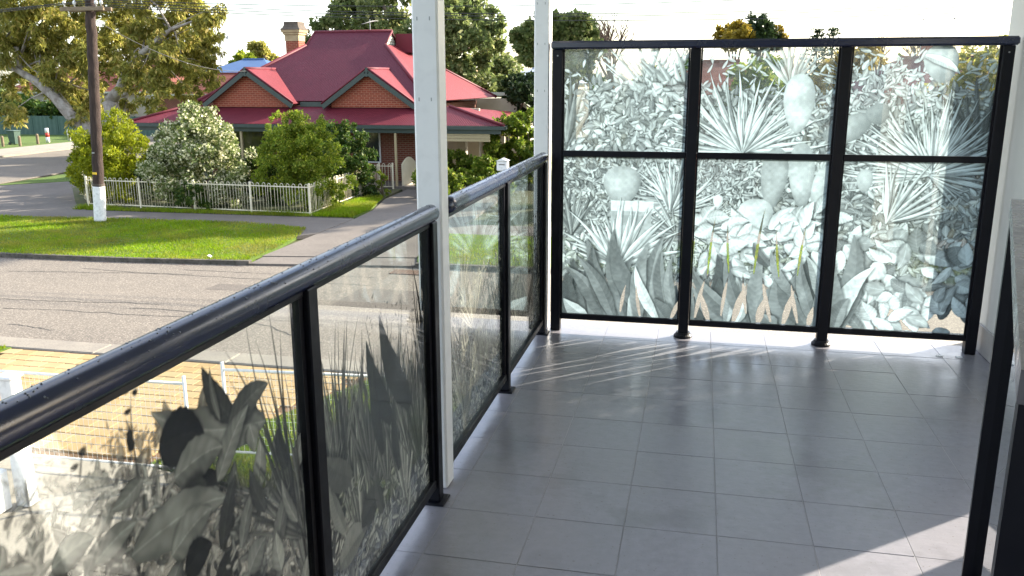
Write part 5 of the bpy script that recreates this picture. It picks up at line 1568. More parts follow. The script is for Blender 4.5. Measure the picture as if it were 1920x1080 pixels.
fence_run((-23.9, 29.6), (-21.23, 26.53), 2, 0, 1)
fence_run((-12.70, 33.22), (-12.2, 33.28), 1, 1)
gate = thing('garden_gate', 'white arched timber gate standing open by the veranda post', 'gate', (-11.95, 33.6, GZ))
arch = [(0, GZ + .1)] + [(0, GZ + 1.0)] + [(.9 * k / 10, GZ + 1.0 + .28 * math.sin(math.pi * k / 10)) for k in range(1, 10)] + [(.9, GZ + 1.0), (.9, GZ + .1)]
MB().extr([(-11.95 + .35 * u, 33.65 + u * .95, z) for u, z in arch], (.04, -.015, 0)).build('panel', M['fence_white'], gate)
MB().cbox(-11.45, -11.36, 34.65, 34.74, GZ, GZ + 1.2, .008).build('gate_post', M['fence_white'], gate)

# letterbox
mbx = thing('letterbox', 'white metal letterbox on a post beside the drive', 'letterbox', (-6.45, 28.2, GZ))
MB().cbox(-6.62, -6.26, 28.1, 28.42, -1.50, -1.17, .02).build('box', M['plain_white'], mbx)
MB().extr([(-6.65, 28.07, -1.165), (-6.23, 28.07, -1.165), (-6.44, 28.07, -1.08)], (0, .38, 0)).build('lid', M['plain_white'], mbx)
MB().box(-6.54, -6.34, 28.094, 28.099, -1.30, -1.275).build('slot', M['chim_dark'], mbx)
MB().box(-6.48, -6.40, 28.22, 28.30, GZ, -1.5).build('stand', M['plain_white'], mbx)

# ------------------------------------------------------------------ white mesh gates and pillar in the yard
def mesh_gate(label, a, b, ztop, zbot):
    a, b = Vector((*a, 0)), Vector((*b, 0))
    g = thing('mesh_gate', label, 'gate', (a.x, a.y, GZ), 'white mesh gates across the paved drive')
    A, B = a + Vector((0, 0, ztop)), b + Vector((0, 0, ztop)); A0, B0 = a + Vector((0, 0, zbot)), b + Vector((0, 0, zbot))
    MB().tube([A, B], .017, 10).build('top_bar', M['galv'], g, smooth=True)
    MB().tube([A0, B0], .015, 10).build('bottom_bar', M['galv'], g, smooth=True)
    for p in (a, b):
        MB().tube([p + Vector((0, 0, GZ)), p + Vector((0, 0, ztop + .09))], .020, 10).build('stile', M['galv'], g, smooth=True)
    mb = MB(); L = (b - a).length; n = int(L / .062)
    for k in range(1, n):
        p = a + (b - a) * k / n
        mb.tube([p + Vector((0, 0, zbot)), p + Vector((0, 0, ztop))], .0024, 4, cap=False)
    m = int((ztop - zbot) / .1)
    for k in range(1, m):
        z = zbot + (ztop - zbot) * k / m
        mb.tube([a + Vector((0, 0, z)), b + Vector((0, 0, z))], .0022, 4, cap=False)
    o = mb.build('wire_mesh', M['galv'], g); tag(o, kind='stuff')
mesh_gate('white tube gate with wire mesh, the wide leaf beside the white pillar', (-8.75, 7.86), (-5.42, 7.94), -1.76, GZ + .12)
mesh_gate('white tube gate with wire mesh, the leaf behind the railing post', (-5.26, 8.46), (-3.3, 8.62), -1.76, GZ + .12)
pl = thing('gate_pillar', 'square white rendered gate pillar at the left edge', 'pillar', (-6.78, 7.05, GZ))
MB().cbox(-6.90, -6.74, 6.97, 7.12, GZ, -1.48, .012).build('shaft', M['plain_white'], pl)
MB().cbox(-6.92, -6.72, 6.95, 7.14, -1.479, -1.44, .012).build('cap', M['plain_white'], pl)
lw = MB().cbox(-9.5, -6.91, 6.75, 6.95, GZ, -2.45, .02).build('low_wall', M['plain_white'])
tag(lw, 'low white rendered wall running left from the gate pillar', 'wall')

# ------------------------------------------------------------------ vegetation
GUM = [(-42.1, 48.7, 4.46, 1.35), (-37.4, 45.3, 3.18, 1.1), (-36.4, 43.5, 5.28, 1.34), (-36.8, 48.2, 4.37, 1.31), (-31.3, 43.7, 2.36, 1.04), (-28.8, 43.4, 3.05, 1.17), (-30.3, 48.6, 4.0, 1.13), (-34.4, 44.2, 2.98, 1.06), (-30.6, 44.4, 4.67, 1.34), (-33.7, 45.3, 3.89, 1.08), (-38.1, 47.6, 0.54, 0.8), (-38.9, 43.9, 4.19, 1.22), (-37.7, 44.8, 1.51, 0.78), (-29.0, 43.1, 1.49, 0.88), (-28.3, 44.4, 1.93, 0.89), (-29.3, 47.8, 3.19, 0.95), (-34.2, 47.0, -0.08, 0.71), (-36.6, 46.7, -0.24, 0.59), (-34.0, 48.8, 3.26, 0.99), (-37.7, 42.8, 5.25, 1.33), (-36.8, 44.5, 5.21, 1.53), (-36.2, 47.0, 5.83, 1.43), (-38.5, 45.1, 3.64, 1.56), (-39.4, 49.3, 4.14, 1.69), (-36.0, 44.1, 2.4, 1.38), (-38.9, 49.2, 1.51, 1.36), (-41.0, 47.7, 2.16, 1.17), (-33.9, 47.3, 5.5, 1.59), (-32.9, 49.1, 6.09, 1.63), (-28.6, 45.6, 5.43, 1.5), (-27.1, 44.9, 4.37, 1.04), (-29.4, 45.6, 4.15, 1.37), (-33.3, 47.7, 3.99, 1.6), (-35.5, 48.3, 3.1, 1.31), (-31.9, 47.0, 2.42, 1.43), (-30.4, 48.1, 2.74, 1.45), (-28.7, 47.2, 2.41, 0.94), (-29.1, 48.0, 1.49, 0.96), (-31.0, 43.5, 1.5, 1.04), (-31.5, 48.3, 1.17, 1.14), (-28.9, 46.3, 0.43, 0.94), (-40.5, 44.9, 1.51, 1.11), (-39.4, 43.5, -0.45, 0.93), (-36.4, 46.8, 0.56, 0.81), (-32.0, 44.1, 7.48, 2.35), (-29.0, 45.1, 7.51, 2.07), (-37.9, 46.4, 8.2, 2.5), (-38.4, 44.0, 7.65, 2.1), (-35.5, 44.2, -0.45, 0.62), (-29.7, 43.1, 0.35, 0.83), (-34.2, 45.0, 2.1, 0.93), (-28.9, 48.3, 3.51, 0.8), (-26.2, 44.3, 5.15, 0.73), (-36.6, 44.4, 1.05, 0.87), (-39.2, 43.5, 3.29, 1.22)]
BIG = [(-23.7, 52.5, 4.09, 1.35), (-22.0, 53.7, 5.43, 1.87), (-17.7, 48.7, 5.61, 1.68), (-25.1, 54.4, 2.84, 1.41), (-16.2, 47.1, 4.05, 1.48), (-13.7, 48.1, 4.63, 1.49), (-12.8, 47.8, 3.19, 1.63), (-13.1, 54.1, 2.1, 1.51), (-12.8, 47.7, 1.17, 1.35), (-12.3, 53.6, 0.8, 1.17), (-14.0, 48.9, 2.05, 1.23), (-12.6, 49.7, 5.01, 1.22), (-11.4, 47.9, 4.45, 0.73), (-16.5, 54.3, 6.34, 1.34), (-10.9, 50.3, 1.15, 0.94), (-21.5, 55.4, 7.85, 2.07), (-17.2, 53.2, 7.52, 1.97), (-14.5, 52.1, 7.02, 1.43), (-14.0, 51.1, 0.2, 0.97), (-24.5, 52.1, 3.44, 0.67), (-13.0, 52.2, 0.02, 0.82), (-23.7, 55.7, 3.89, 1.07), (-18.8, 49.0, 3.88, 1.24)]
NEARTREE = [(-4.4, 30.0, 3.3, 0.51), (-4.4, 32.5, 2.98, 0.59), (-4.9, 31.6, 3.13, 0.57), (-4.0, 31.4, 3.11, 0.38), (-4.5, 30.9, 2.37, 0.75), (-4.5, 29.5, 1.64, 0.72), (-4.1, 30.2, 1.82, 0.64), (-6.1, 31.9, 2.97, 0.58), (-6.1, 30.3, 3.08, 0.48), (-6.3, 31.3, 2.49, 0.5), (-5.9, 31.0, 2.2, 0.46), (-5.0, 30.0, 2.53, 0.55), (-5.1, 29.7, 3.38, 0.47), (-3.7, 29.7, 2.42, 0.45), (-6.6, 31.6, 2.88, 0.29)]
DARK = [(-8.9, 44.7, 0.64, 0.97), (-9.8, 45.5, 1.04, 0.68), (-8.7, 45.7, 1.18, 0.71), (-9.1, 46.3, -0.23, 0.86)]
FARL = [(-47.6, 88.6, 4.97, 0.81), (-47.5, 89.7, 4.33, 0.94), (-47.4, 91.0, 3.5, 0.95), (-48.3, 90.7, 3.32, 0.83)]
FARL2 = [(-48.1, 85.9, 3.57, 0.79), (-47.6, 86.6, 3.41, 0.8), (-49.5, 87.1, 3.05, 0.69)]
YEL = [(1.7, 87.5, 5.83, 0.92), (2.9, 86.1, 6.13, 0.7), (3.5, 84.4, 5.42, 0.88), (2.4, 84.5, 4.96, 1.08), (6.8, 86.7, 5.63, 0.6), (6.6, 86.7, 5.15, 0.7)]
PINE = [(4.7, 85.8, 6.42, 0.89), (5.3, 86.8, 6.8, 0.5), (4.3, 84.9, 5.57, 1.08), (5.7, 85.6, 5.68, 0.99), (5.1, 85.5, 4.98, 1.38), (6.4, 87.0, 4.88, 1.0)]
GUMTRUNK = [(-32.82, 44.0, -0.88), (-33.01, 44.0, 0.32), (-32.23, 44.0, 1.06), (-31.58, 44.0, 2.23), (-30.65, 44.0, 2.94), (-28.69, 44.0, 4.2), (-27.34, 44.0, 4.6)]
GUMTRUNK2 = [(-35.74, 44.0, -0.45), (-36.65, 44.0, 0.61), (-37.61, 44.0, 1.36), (-38.93, 44.0, 2.11), (-40.31, 44.0, 2.48)]
GUMTRUNK3 = [(-32.28, 44.0, 0.67), (-31.21, 44.0, 1.06), (-29.98, 44.0, 1.49)]
GUMTRUNK4 = [(-38.69, 44.0, 2.26), (-38.73, 44.0, 3.3), (-39.51, 44.0, 3.37), (-39.35, 44.0, 3.9), (-38.85, 44.0, 4.34)]

def leaf_quads(C, L, W, droop=0.0, up=0.0):
    """diamond leaves at C with lengths L and widths W"""
    n = len(C)
    d = RNG.normal(0, 1, (n, 3)); d[:, 2] = d[:, 2] * (1 - min(.6, droop * .3)) - droop + up
    d /= np.linalg.norm(d, axis=1)[:, None]
    r = RNG.normal(0, 1, (n, 3)); s = np.cross(d, r); s /= np.linalg.norm(s, axis=1)[:, None] + 1e-9
    nn = np.cross(d, s)
    L = L[:, None]; W = W[:, None]
    mid = C + d * L * .45
    return np.stack([C, mid + s * W + nn * W * .25, C + d * L, mid - s * W + nn * W * .25], 1).reshape(-1, 3)

def clump_points(clumps, n, shell=0.55, squash=0.8, sub=7, tight=1.0):
    """points gathered in small sub-clumps on the outside of each big clump"""
    cl = np.array(clumps, float)
    wgt = cl[:, 3] ** 2; wgt /= wgt.sum()
    out = []
    for c, f in zip(cl, wgt):
        k = max(20, int(n * f))
        ns = max(5, int(sub * (1 + c[3])))
        dirs = RNG.normal(0, 1, (ns, 3)); dirs /= np.linalg.norm(dirs, axis=1)[:, None]
        rad = RNG.uniform(shell, 1.05, ns)[:, None]
        sc = c[:3] + dirs * rad * c[3] * np.array([1, 1, squash])
        i = RNG.integers(0, ns, k)
        sr = RNG.uniform(.18, .42, ns)[i][:, None] * c[3] * tight
        p = RNG.normal(0, 1, (k, 3)); p /= np.linalg.norm(p, axis=1)[:, None]
        out.append(sc[i] + p * sr * RNG.uniform(.2, 1, (k, 1)) ** .5)
    return np.vstack(out)

def crown(parent, clumps, n, leaf, mat, droop=0., squash=.8, ratio=.3, up=0., shell=.55, sub=7, zmin=None, tight=1.0):
    P = clump_points(clumps, n, shell, squash, sub, tight)
    if zmin is not None:
        P = P[P[:, 2] > zmin]
    k = len(P)
    L = leaf * RNG.uniform(.6, 1.3, k)
    o = link('crown', np_mesh('crown', leaf_quads(P, L, L * ratio * RNG.uniform(.7, 1.2, k), droop, up), 4, mat), parent)
    return o

def trunk_to(parent, base, clumps, r0, mat, z_fork=.4, name='trunk', limbs=7):
    cl = sorted(clumps, key=lambda c: -c[3])[:limbs]
    top = Vector(np.mean([c[:3] for c in cl], 0)); b = Vector(base)
    fork = b.lerp(top, z_fork) + Vector((random.uniform(-.2, .2), random.uniform(-.2, .2), 0))
    fork.x = b.x + (fork.x - b.x) * .5; fork.y = b.y + (fork.y - b.y) * .5
    MB().tube([b, b.lerp(fork, .12), b.lerp(fork, .6) + Vector((.05, .03, 0)), fork], [r0 * 1.3, r0, r0 * .85, r0 * .75], 10).build(name, mat, parent, smooth=True)
    for c in cl:
        e = Vector(c[:3]); m = fork.lerp(e, .5) + Vector((0, 0, .12 * (e - fork).length))
        MB().tube([fork, fork.lerp(m, .5), m, e], [r0 * .6, r0 * .45, r0 * .3, r0 * .1], 7).build('limb', mat, parent, smooth=True)

def tree(name, label, base, clumps, n, leaf, mat, r0=.25, bark=None, cat='tree', group=None, **kw):
    t = thing(name, label, cat, base, group)
    trunk_to(t, base, clumps, r0, bark or M['bark'])
    crown(t, clumps, n, leaf, mat, **kw)
    return t

M['gum_leaf'] = leaf_mat('gum_leaf', (0.20, 0.22, 0.05), (0.44, 0.40, 0.085), (0.64, 0.52, 0.18), .55, .5, .88)
M['big_leaf'] = leaf_mat('plane_leaf', (0.11, 0.16, 0.05), (0.25, 0.29, 0.10), (0.40, 0.40, 0.18), .5, .5, .9)
M['dark_leaf'] = leaf_mat('dark_leaf', (0.018, 0.036, 0.012), (0.04, 0.068, 0.02), None, .3)
M['yellow_leaf'] = leaf_mat('yellow_green_leaf', (0.189, 0.246, 0.012), (0.377, 0.392, 0.019), None, .5)
M['mid_leaf'] = leaf_mat('mid_green_leaf', (0.115, 0.19, 0.016), (0.28, 0.34, 0.03), (0.42, 0.44, 0.06), .5, .5, .88)
M['pale_leaf'] = leaf_mat('variegated_leaf', (0.10, 0.15, 0.035), (0.33, 0.37, 0.14), (0.78, 0.76, 0.52), .45, .5, .66)
M['vine_leaf'] = leaf_mat('vine_leaf', (0.087, 0.160, 0.014), (0.232, 0.290, 0.032), (0.348, 0.348, 0.072), .5, .5, .9)
M['hedge_leaf'] = leaf_mat('hedge_leaf', (0.03, 0.07, 0.012), (0.08, 0.14, 0.02), (0.16, 0.20, 0.04), .35)
M['gold_leaf'] = leaf_mat('autumn_leaf', (0.26, 0.18, 0.02), (0.36, 0.28, 0.04), None, .5)

# gum tree with leaning pale limbs
gum = thing('gum_tree', 'large pale limbed gum tree with drooping olive leaves behind the power pole', 'tree', (-34.8, 45.0, GZ))
MB().tube([(-34.9, 45, GZ - .1), (-34.6, 44.8, -2.0), (-33.6, 44.4, -1.2), GUMTRUNK[0], GUMTRUNK[1]], [.75, .62, .55, .46, .40], 14).build('trunk', M['gum_bark'], gum, smooth=True)
MB().tube(GUMTRUNK[1:], [.34, .27, .21, .17, .10, .05], 12).build('limb', M['gum_bark'], gum, smooth=True)
MB().tube([(-34.7, 44.9, -2.2), (-35.0, 44.5, -1.3)] + GUMTRUNK2, [.45, .38, .34, .29, .24, .18, .09], 12).build('limb', M['gum_bark'], gum, smooth=True)
MB().tube(GUMTRUNK3, [.16, .11, .05], 10).build('limb', M['gum_bark'], gum, smooth=True)
MB().tube(GUMTRUNK4, [.15, .12, .09, .08, .04], 10).build('limb', M['gum_bark'], gum, smooth=True)
for c in GUM[::2]:
    e = Vector(c[:3]); s = Vector(GUMTRUNK[3 + (GUM.index(c) % 3)]) if c[0] > -34 else Vector(GUMTRUNK2[1 + (GUM.index(c) % 3)])
    m = s.lerp(e, .5) + Vector((0, 0, .4))
    MB().tube([s, s.lerp(m, .5) + Vector((0, .1, .25)), m, m.lerp(e, .6) + Vector((random.uniform(-.3, .3), 0, .15)), e], [.06, .05, .035, .02, .01], 6).build('branch', M['gum_bark'], gum, smooth=True)
crown(gum, GUM, 62000, .36, M['gum_leaf'], droop=1.2, squash=1.0, ratio=.16, shell=.3, sub=12, tight=.66)

tree('plane_tree', 'tall broad leafy tree rising behind the maroon roof', (-17.5, 51.5, GZ), BIG, 46000, .30, M['big_leaf'], .5, ratio=.36)
tree('street_tree', 'leafy tree with rounded top behind the far corner of the screen', (-4.6, 31.0, GZ), NEARTREE, 22000, .19, M['big_leaf'], .22, ratio=.34)
tree('shade_tree', 'dark bushy tree above the vine at the end of the cottage', (-10.2, 46, GZ), DARK, 9000, .22, M['dark_leaf'], .2)
tree('far_tree', 'pale slanting tree on the skyline left of the chimney', (-44.5, 90, GZ), FARL, 4500, .4, M['gum_leaf'], .3)
tree('far_tree', 'low rounded tree behind the blue roof', (-46.5, 86, GZ), FARL2, 3500, .4, M['mid_leaf'], .3)
tree('autumn_tree', 'golden leaved tree on the skyline above the screen', (2.6, 86, GZ), YEL, 5000, .35, M['gold_leaf'], .3)
tree('dark_conifer', 'dark dense conifer beside the golden tree on the skyline', (5.0, 86.5, GZ), PINE, 7000, .35, M['dark_leaf'], .35)

# tall gum down the street: its crown is above the picture, its shade lies on the verge
TG = (18.85, 51.6)
tc = [(TG[0] + random.uniform(-1.6, 1.6), TG[1] + random.uniform(-1.6, 1.6), 18.0 + random.uniform(-3.6, 3.4), random.uniform(.9, 1.3)) for _ in range(30)]
tree('tall_gum', 'very tall slim gum tree down the street beyond the cream wall', (*TG, GZ), tc, 24000, .34, M['gum_leaf'], .35, M['gum_bark'], ratio=.22, droop=.6, shell=.2)
# garden shrubs by the fence
def bush(name, label, c, r, h, n, leaf, mat, group=None, sub=5, ratio=.34, up=0., nc=12, stems=4, tip=.7):
    """shrub: leafy clumps through an egg shaped volume, on bare stems"""
    t = thing(name, label, 'shrub', (c[0], c[1], GZ), group)
    cl = []
    for k in range(nc):
        f = (k + .5) / nc
        z = GZ + h * (.09 + .83 * f)
        rr = math.sin(math.pi * min(1, .25 + .75 * f) ** 1.0) ** .7 if f > .35 else .92
        rr = max(.15, min(1, rr))
        a = k * 2.4 + random.uniform(-.4, .4)
        cl.append((c[0] + r[0] * rr * .62 * math.cos(a), c[1] + r[1] * rr * .62 * math.sin(a), z, (r[0] + r[1]) / 2 * random.uniform(.38, .55)))
    cl.append((c[0] + random.uniform(-.2, .2), c[1], GZ + h * .93, .25 * r[0]))
    for k in range(nc // 2):       # straggling shoots that break the outline
        a, f = random.uniform(0, 6.28), random.uniform(.25, 1.0)
        rr = .95 * (1 - max(0, f - .6) * 1.3)
        cl.append((c[0] + r[0] * rr * math.cos(a), c[1] + r[1] * rr * math.sin(a), GZ + h * f * 1.0, random.uniform(.12, .22) * r[0]))
    for k in range(stems):
        q = cl[(k * 3 + 2) % len(cl)]
        MB().tube([(c[0] + random.uniform(-.15, .15), c[1] + random.uniform(-.1, .1), GZ - .03), ((c[0] * .6 + q[0] * .4), (c[1] * .6 + q[1] * .4), GZ + h * .3), q[:3]], [.04, .03, .012], 6).build('stem', M['bark'], t, smooth=True)
    crown(t, cl, n, leaf, mat, ratio=ratio, up=up, sub=sub, zmin=GZ + .03)
    return t
bush('golden_shrub', 'bright yellow green feathery shrub behind the white based pole', (-21.4, 28.2), (1.75, 1.3), 3.05, 30000, .11, M['yellow_leaf'], 'shrubs along the garden fence', up=.9, ratio=.22, nc=20)
bush('golden_shrub', 'darker green leafy lower shrub left of the golden one at the path', (-23.1, 29.4), (1.0, .9), 1.9, 9000, .11, M['mid_leaf'], 'shrubs along the garden fence', up=.4, ratio=.24, nc=8)
bush('variegated_shrub', 'big white flecked variegated shrub growing over the front fence', (-17.3, 27.5), (2.15, 1.25), 3.15, 30000, .10, M['pale_leaf'], 'shrubs along the garden fence', up=.3, ratio=.45, sub=9, nc=18)
bush('green_shrub', 'dense yellow green shrub by the fence corner in front of the veranda', (-13.35, 27.5), (1.65, 1.2), 3.15, 30000, .10, M['mid_leaf'], 'shrubs along the garden fence', up=.5, ratio=.26, nc=24)
bush('dark_shrub', 'dark round shrub in the shade before the veranda', (-13.3, 30.6), (1.55, 1.2), 2.7, 16000, .12, M['hedge_leaf'], 'shrubs along the garden fence', nc=10)
bush('dark_shrub', 'dark low shrub at the foot of the fence below the variegated one', (-17.0, 26.35), (.9, .4), .9, 5000, .08, M['hedge_leaf'], 'shrubs along the garden fence', nc=6, stems=2)
bush('dark_shrub', 'shaded shrub between pole and variegated shrub', (-19.7, 28.6), (1.0, .8), 1.8, 8000, .10, M['dark_leaf'], 'shrubs along the garden fence', nc=7, stems=2)
bush('dark_shrub', 'dark shrub between the variegated shrub and the corner shrub', (-15.3, 28.4), (.9, .8), 2.0, 9000, .10, M['hedge_leaf'], 'shrubs along the garden fence', nc=8, stems=2)
bush('small_bush', 'thin leafy sapling in the grass by the driveway', (-11.8, 31.0), (.35, .3), 1.0, 900, .08, M['mid_leaf'], 'shrubs along the garden fence', nc=4, stems=2)
bush('low_shrub', 'bright leafy mound of creeper beside the carport, further left', (-9.75, 34.0), (1.15, .9), 1.45, 9000, .13, M['vine_leaf'], 'leafy mounds by the carport', nc=8)
bush('low_shrub', 'bright leafy mound of creeper nearest the letterbox', (-8.2, 32.8), (1.1, .9), 1.35, 9000, .13, M['vine_leaf'], 'leafy mounds by the carport', nc=8)
bush('low_shrub', 'leafy creeper mound low at the driveway edge', (-9.6, 31.0), (1.0, .9), 1.25, 8000, .12, M['vine_leaf'], 'leafy mounds by the carport', nc=7)

vine = thing('vine_hedge', 'tall wall of green vine hanging over the end of the carport', 'vine', (-7.6, 35, GZ))
cl = []
for k in range(34):
    x = random.uniform(-8.5, -6.3); z = random.uniform(GZ + .4, -.45 + .40 * min(1, (x + 8.6) / 1.2))
    cl.append((x, random.uniform(34.2, 36.2), z, random.uniform(.38, .55)))
crown(vine, cl, 20000, .13, M['vine_leaf'], droop=.5, ratio=.4)
for k in range(5):
    x = -8.3 + k * .45
    MB().tube([(x, 35.4, GZ), (x + .1, 35.3, -1.6), (x - .05, 35.2, -.4)], [.04, .03, .02], 6).build('stem', M['bark'], vine)

# hedge and sheet fence far left
hd = thing('clipped_hedge', 'long dark clipped hedge behind the green sheet fence', 'hedge', (-56, 63.5, GZ))
cl = [(x, 63.5 + random.uniform(-.6, .6), GZ + 2.1 + random.uniform(-.9, .5), 1.0) for x in np.arange(-62, -49, .8)]
crown(hd, cl, 14000, .3, M['hedge_leaf'], ratio=.4)
for x in (-60, -56, -52):
    MB().tube([(x, 63.5, GZ), (x, 63.5, GZ + 1.6)], .12, 7).build('trunk', M['bark'], hd)
sf = thing('sheet_fence', 'long dark green ribbed steel fence below the hedge', 'fence', (-58, 62, GZ))
k = 0
x = -78.0
while x < -44.2:
    V, F = [], []
    for i in range(24):
        xx = x + 2.36 * i / 23
        dy = .03 if (i // 2) % 2 else 0
        V += [(xx, 62 + dy, GZ), (xx, 62 + dy, GZ + 1.55)]
    MB().add(V, [(2 * i, 2 * i + 2, 2 * i + 3, 2 * i + 1) for i in range(23)]).build('sheet_panel', M['green_tin'], sf)
    MB().box(x + 2.365, x + 2.395, 61.97, 62.06, GZ, GZ + 1.6).build('post', M['green_tin'], sf)
    x += 2.4

# ------------------------------------------------------------------ street furniture
pole = thing('power_pole', 'dark weathered timber power pole with a white painted base on the verge', 'power pole', (-18.46, 23.5, GZ))
pb, pt = Vector((-18.46, 23.5, GZ)), Vector((-17.78, 23.5, 5.6))
L = 40
P = [pb.lerp(pt, k / L) + Vector((random.uniform(-.012, .012), random.uniform(-.012, .012), 0)) for k in range(L + 1)]
i0 = 6
MB().tube(P[i0 - 1:], [.168 - .03 * k / L + random.uniform(-.006, .006) for k in range(i0 - 1, L + 1)], 16).build('shaft', M['timber'], pole, smooth=True)
MB().tube([pb.lerp(pt, k / 60) for k in range(0, 9)] + [pb.lerp(pt, .137)], [.182] * 10, 18).build('painted_base', M['plain_white'], pole, smooth=True)
MB().tube([pb.lerp(pt, .137), pb.lerp(pt, .147)], [.184, .184], 18).build('steel_band', M['chim_dark'], pole)
q = pb.lerp(pt, .185)
MB().box(q.x - .07, q.x + .07, q.y - .178, q.y - .168, q.z - .03, q.z + .04).build('number_tag', M['yellow_tag'], pole)
q = pb.lerp(pt, .26)
MB().box(q.x - .05, q.x + .03, q.y - .178, q.y - .166, q.z - .02, q.z + .02).build('number_tag', M['steel'], pole)
zc = 3.55
qx = -17.98
MB().cbox(qx - .85, qx + .62, 23.28, 23.36, zc - .06, zc + .06, .01).build('crossarm', M['bollard'], pole)
MB().cbox(qx - .85, qx + .62, 23.64, 23.72, zc - .06, zc + .06, .01).build('crossarm', M['bollard'], pole)
for dx in (-.7, -.35, .38, .55):
    MB().tube([(qx + dx, 23.32, zc + .06), (qx + dx, 23.32, zc + .12), (qx + dx, 23.32, zc + .14), (qx + dx, 23.32, zc + .2), (qx + dx, 23.32, zc + .24)], [.02, .025, .055, .05, .02], 10).build('insulator', M['plain_white'], pole, smooth=True)
def cable(label, a, b, sag, r=.011, n=24):
    a, b = Vector(a), Vector(b)
    pts = [a.lerp(b, k / n) - Vector((0, 0, sag * 4 * (k / n) * (1 - k / n))) for k in range(n + 1)]
    o = MB().tube(pts, r, 5, cap=False).build('power_line', M['wire'])
    tag(o, label, 'cable', 'overhead power lines')
cable('topmost overhead line crossing the sky to the right', (-17.6, 23.32, 3.80), (26, 23.6, 5.1), .95)
cable('second overhead line, just under the topmost', (-17.45, 23.32, 3.74), (26, 23.9, 4.55), .95)
cable('third overhead line, the middle of the bundle', (-18.35, 23.32, 3.72), (26, 23.5, 4.40), .95)
cable('lowest overhead line crossing above the maroon ridge', (-18.7, 23.32, 3.70), (26, 24.2, 4.30), 1.0)
cable('thin service line running from the pole to the left gable', (-18.0, 23.6, 3.3), (-19.2, 34.7, 1.86), .45, .012)
for k, (x0, z0) in enumerate(((-17.6, 3.8), (-18.6, 3.72), (-18.2, 3.72))):
    cable('overhead line running left from the pole, %s' % ('uppermost', 'lowest', 'between the other two')[k], (x0, 23.32, z0), (-60, 21.5 + k * .3, 4.4 - k * .2), 1.0)

p2 = thing('grey_pole', 'slender grey pole standing at the side street corner behind the golden shrub', 'pole', (-34.3, 47.0, GZ))
MB().tube([(-34.3, 47, GZ), (-34.2, 47, 0), (-34.05, 47, 2.2)], [.19, .16, .13], 12).build('shaft', M['gum_bark'], p2, smooth=True)
MB().box(-34.5, -33.6, 46.96, 47.04, 1.9, 2.0).build('bracket', M['steel'], p2)
sl_ = thing('street_light', 'thin street light with curved arm on the skyline', 'street light', (-41.1, 70, GZ))
MB().tube([(-41.1, 70, GZ), (-41.1, 70, 5.15)], [.08, .05], 8).build('column', M['steel'], sl_)
MB().tube([(-41.1, 70, 4.2), (-40.9, 70, 4.75), (-40.6, 70, 5.0), (-40.35, 70, 5.1)], .025, 6).build('arm', M['steel'], sl_)
MB().tube([(-41.1, 70, 5.12), (-40.4, 70, 5.16)], .02, 6).build('arm', M['steel'], sl_)
MB().tube([(-40.25, 70, 4.93), (-40.25, 70, 5.1), (-40.25, 70, 5.25)], [.2, .12, .05], 10).build('lamp_head', M['steel'], sl_)

bn = thing('wheelie_bin', 'dark green wheelie bin on the far verge', 'bin', (-46.9, 52, GZ))
bx, by = -46.95, 52.0
V = []
for z, h in ((GZ + .08, .22), (GZ + .92, .30)):
    V += [(bx - h, by - h, z), (bx + h, by - h, z), (bx + h, by + h, z), (bx - h, by + h, z)]
MB().add(V, [(3, 2, 1, 0), (4, 5, 6, 7), (0, 1, 5, 4), (1, 2, 6, 5), (2, 3, 7, 6), (3, 0, 4, 7)]).build('body', M['bin'], bn)
MB().cbox(bx - .36, bx + .33, by - .35, by + .35, GZ + .925, GZ + 1.0, .03).build('lid', M['bin'], bn)
MB().tube([(bx - .38, by - .25, GZ + .95), (bx - .38, by + .25, GZ + .95)], .02, 6).build('handle', M['bin'], bn)
for s in (-1, 1):
    MB().tube([(bx - .22, by + s * .2, GZ + .1), (bx - .22, by + s * .27, GZ + .1)], .1, 12).build('wheel', M['wire'], bn)
for (x, y, lab) in ((-46.3, 50.2, 'short timber bollard, leftmost of three before the bin'), (-45.3, 50.6, 'short timber bollard right in front of the bin'), (-45.6, 52.6, 'short timber bollard, rightmost of three near the bin')):
    o = MB().tube([(x, y, GZ), (x, y, GZ + .66), (x, y, GZ + .72), (x, y, GZ + .74)], [.095, .095, .075, .01], 12).build('timber_bollard', M['bollard'], smooth=False)
    tag(o, lab, 'bollard', 'timber bollards on the far verge')
rw = thing('marker_post', 'white post with a red band on the far verge', 'marker post', (-45.9, 54, GZ))
MB().tube([(-45.95, 54, GZ), (-45.95, 54, GZ + .42)], .13, 12).build('lower_band', M['plain_white'], rw, smooth=True)
MB().tube([(-45.95, 54, GZ + .42), (-45.95, 54, GZ + .72)], .131, 12).build('red_band', M['red_paint'], rw, smooth=True)
MB().tube([(-45.95, 54, GZ + .72), (-45.95, 54, GZ + 1.05)], .13, 12).build('upper_band', M['plain_white'], rw, smooth=True)
wb = thing('white_post', 'small white post with a chain right of the red banded post', 'post', (-46.3, 56, GZ))
MB().tube([(-45.8, 56, GZ), (-45.8, 56, GZ + .78), (-45.8, 56, GZ + .84)], [.11, .11, .06], 10).build('shaft', M['plain_white'], wb, smooth=True)
MB().tube([(-45.7, 56, GZ + .68), (-44.9, 56.2, GZ + .5), (-44.0, 56.4, GZ + .52), (-43.2, 56.6, GZ + .68)], .02, 5).build('chain', M['plain_white'], wb)

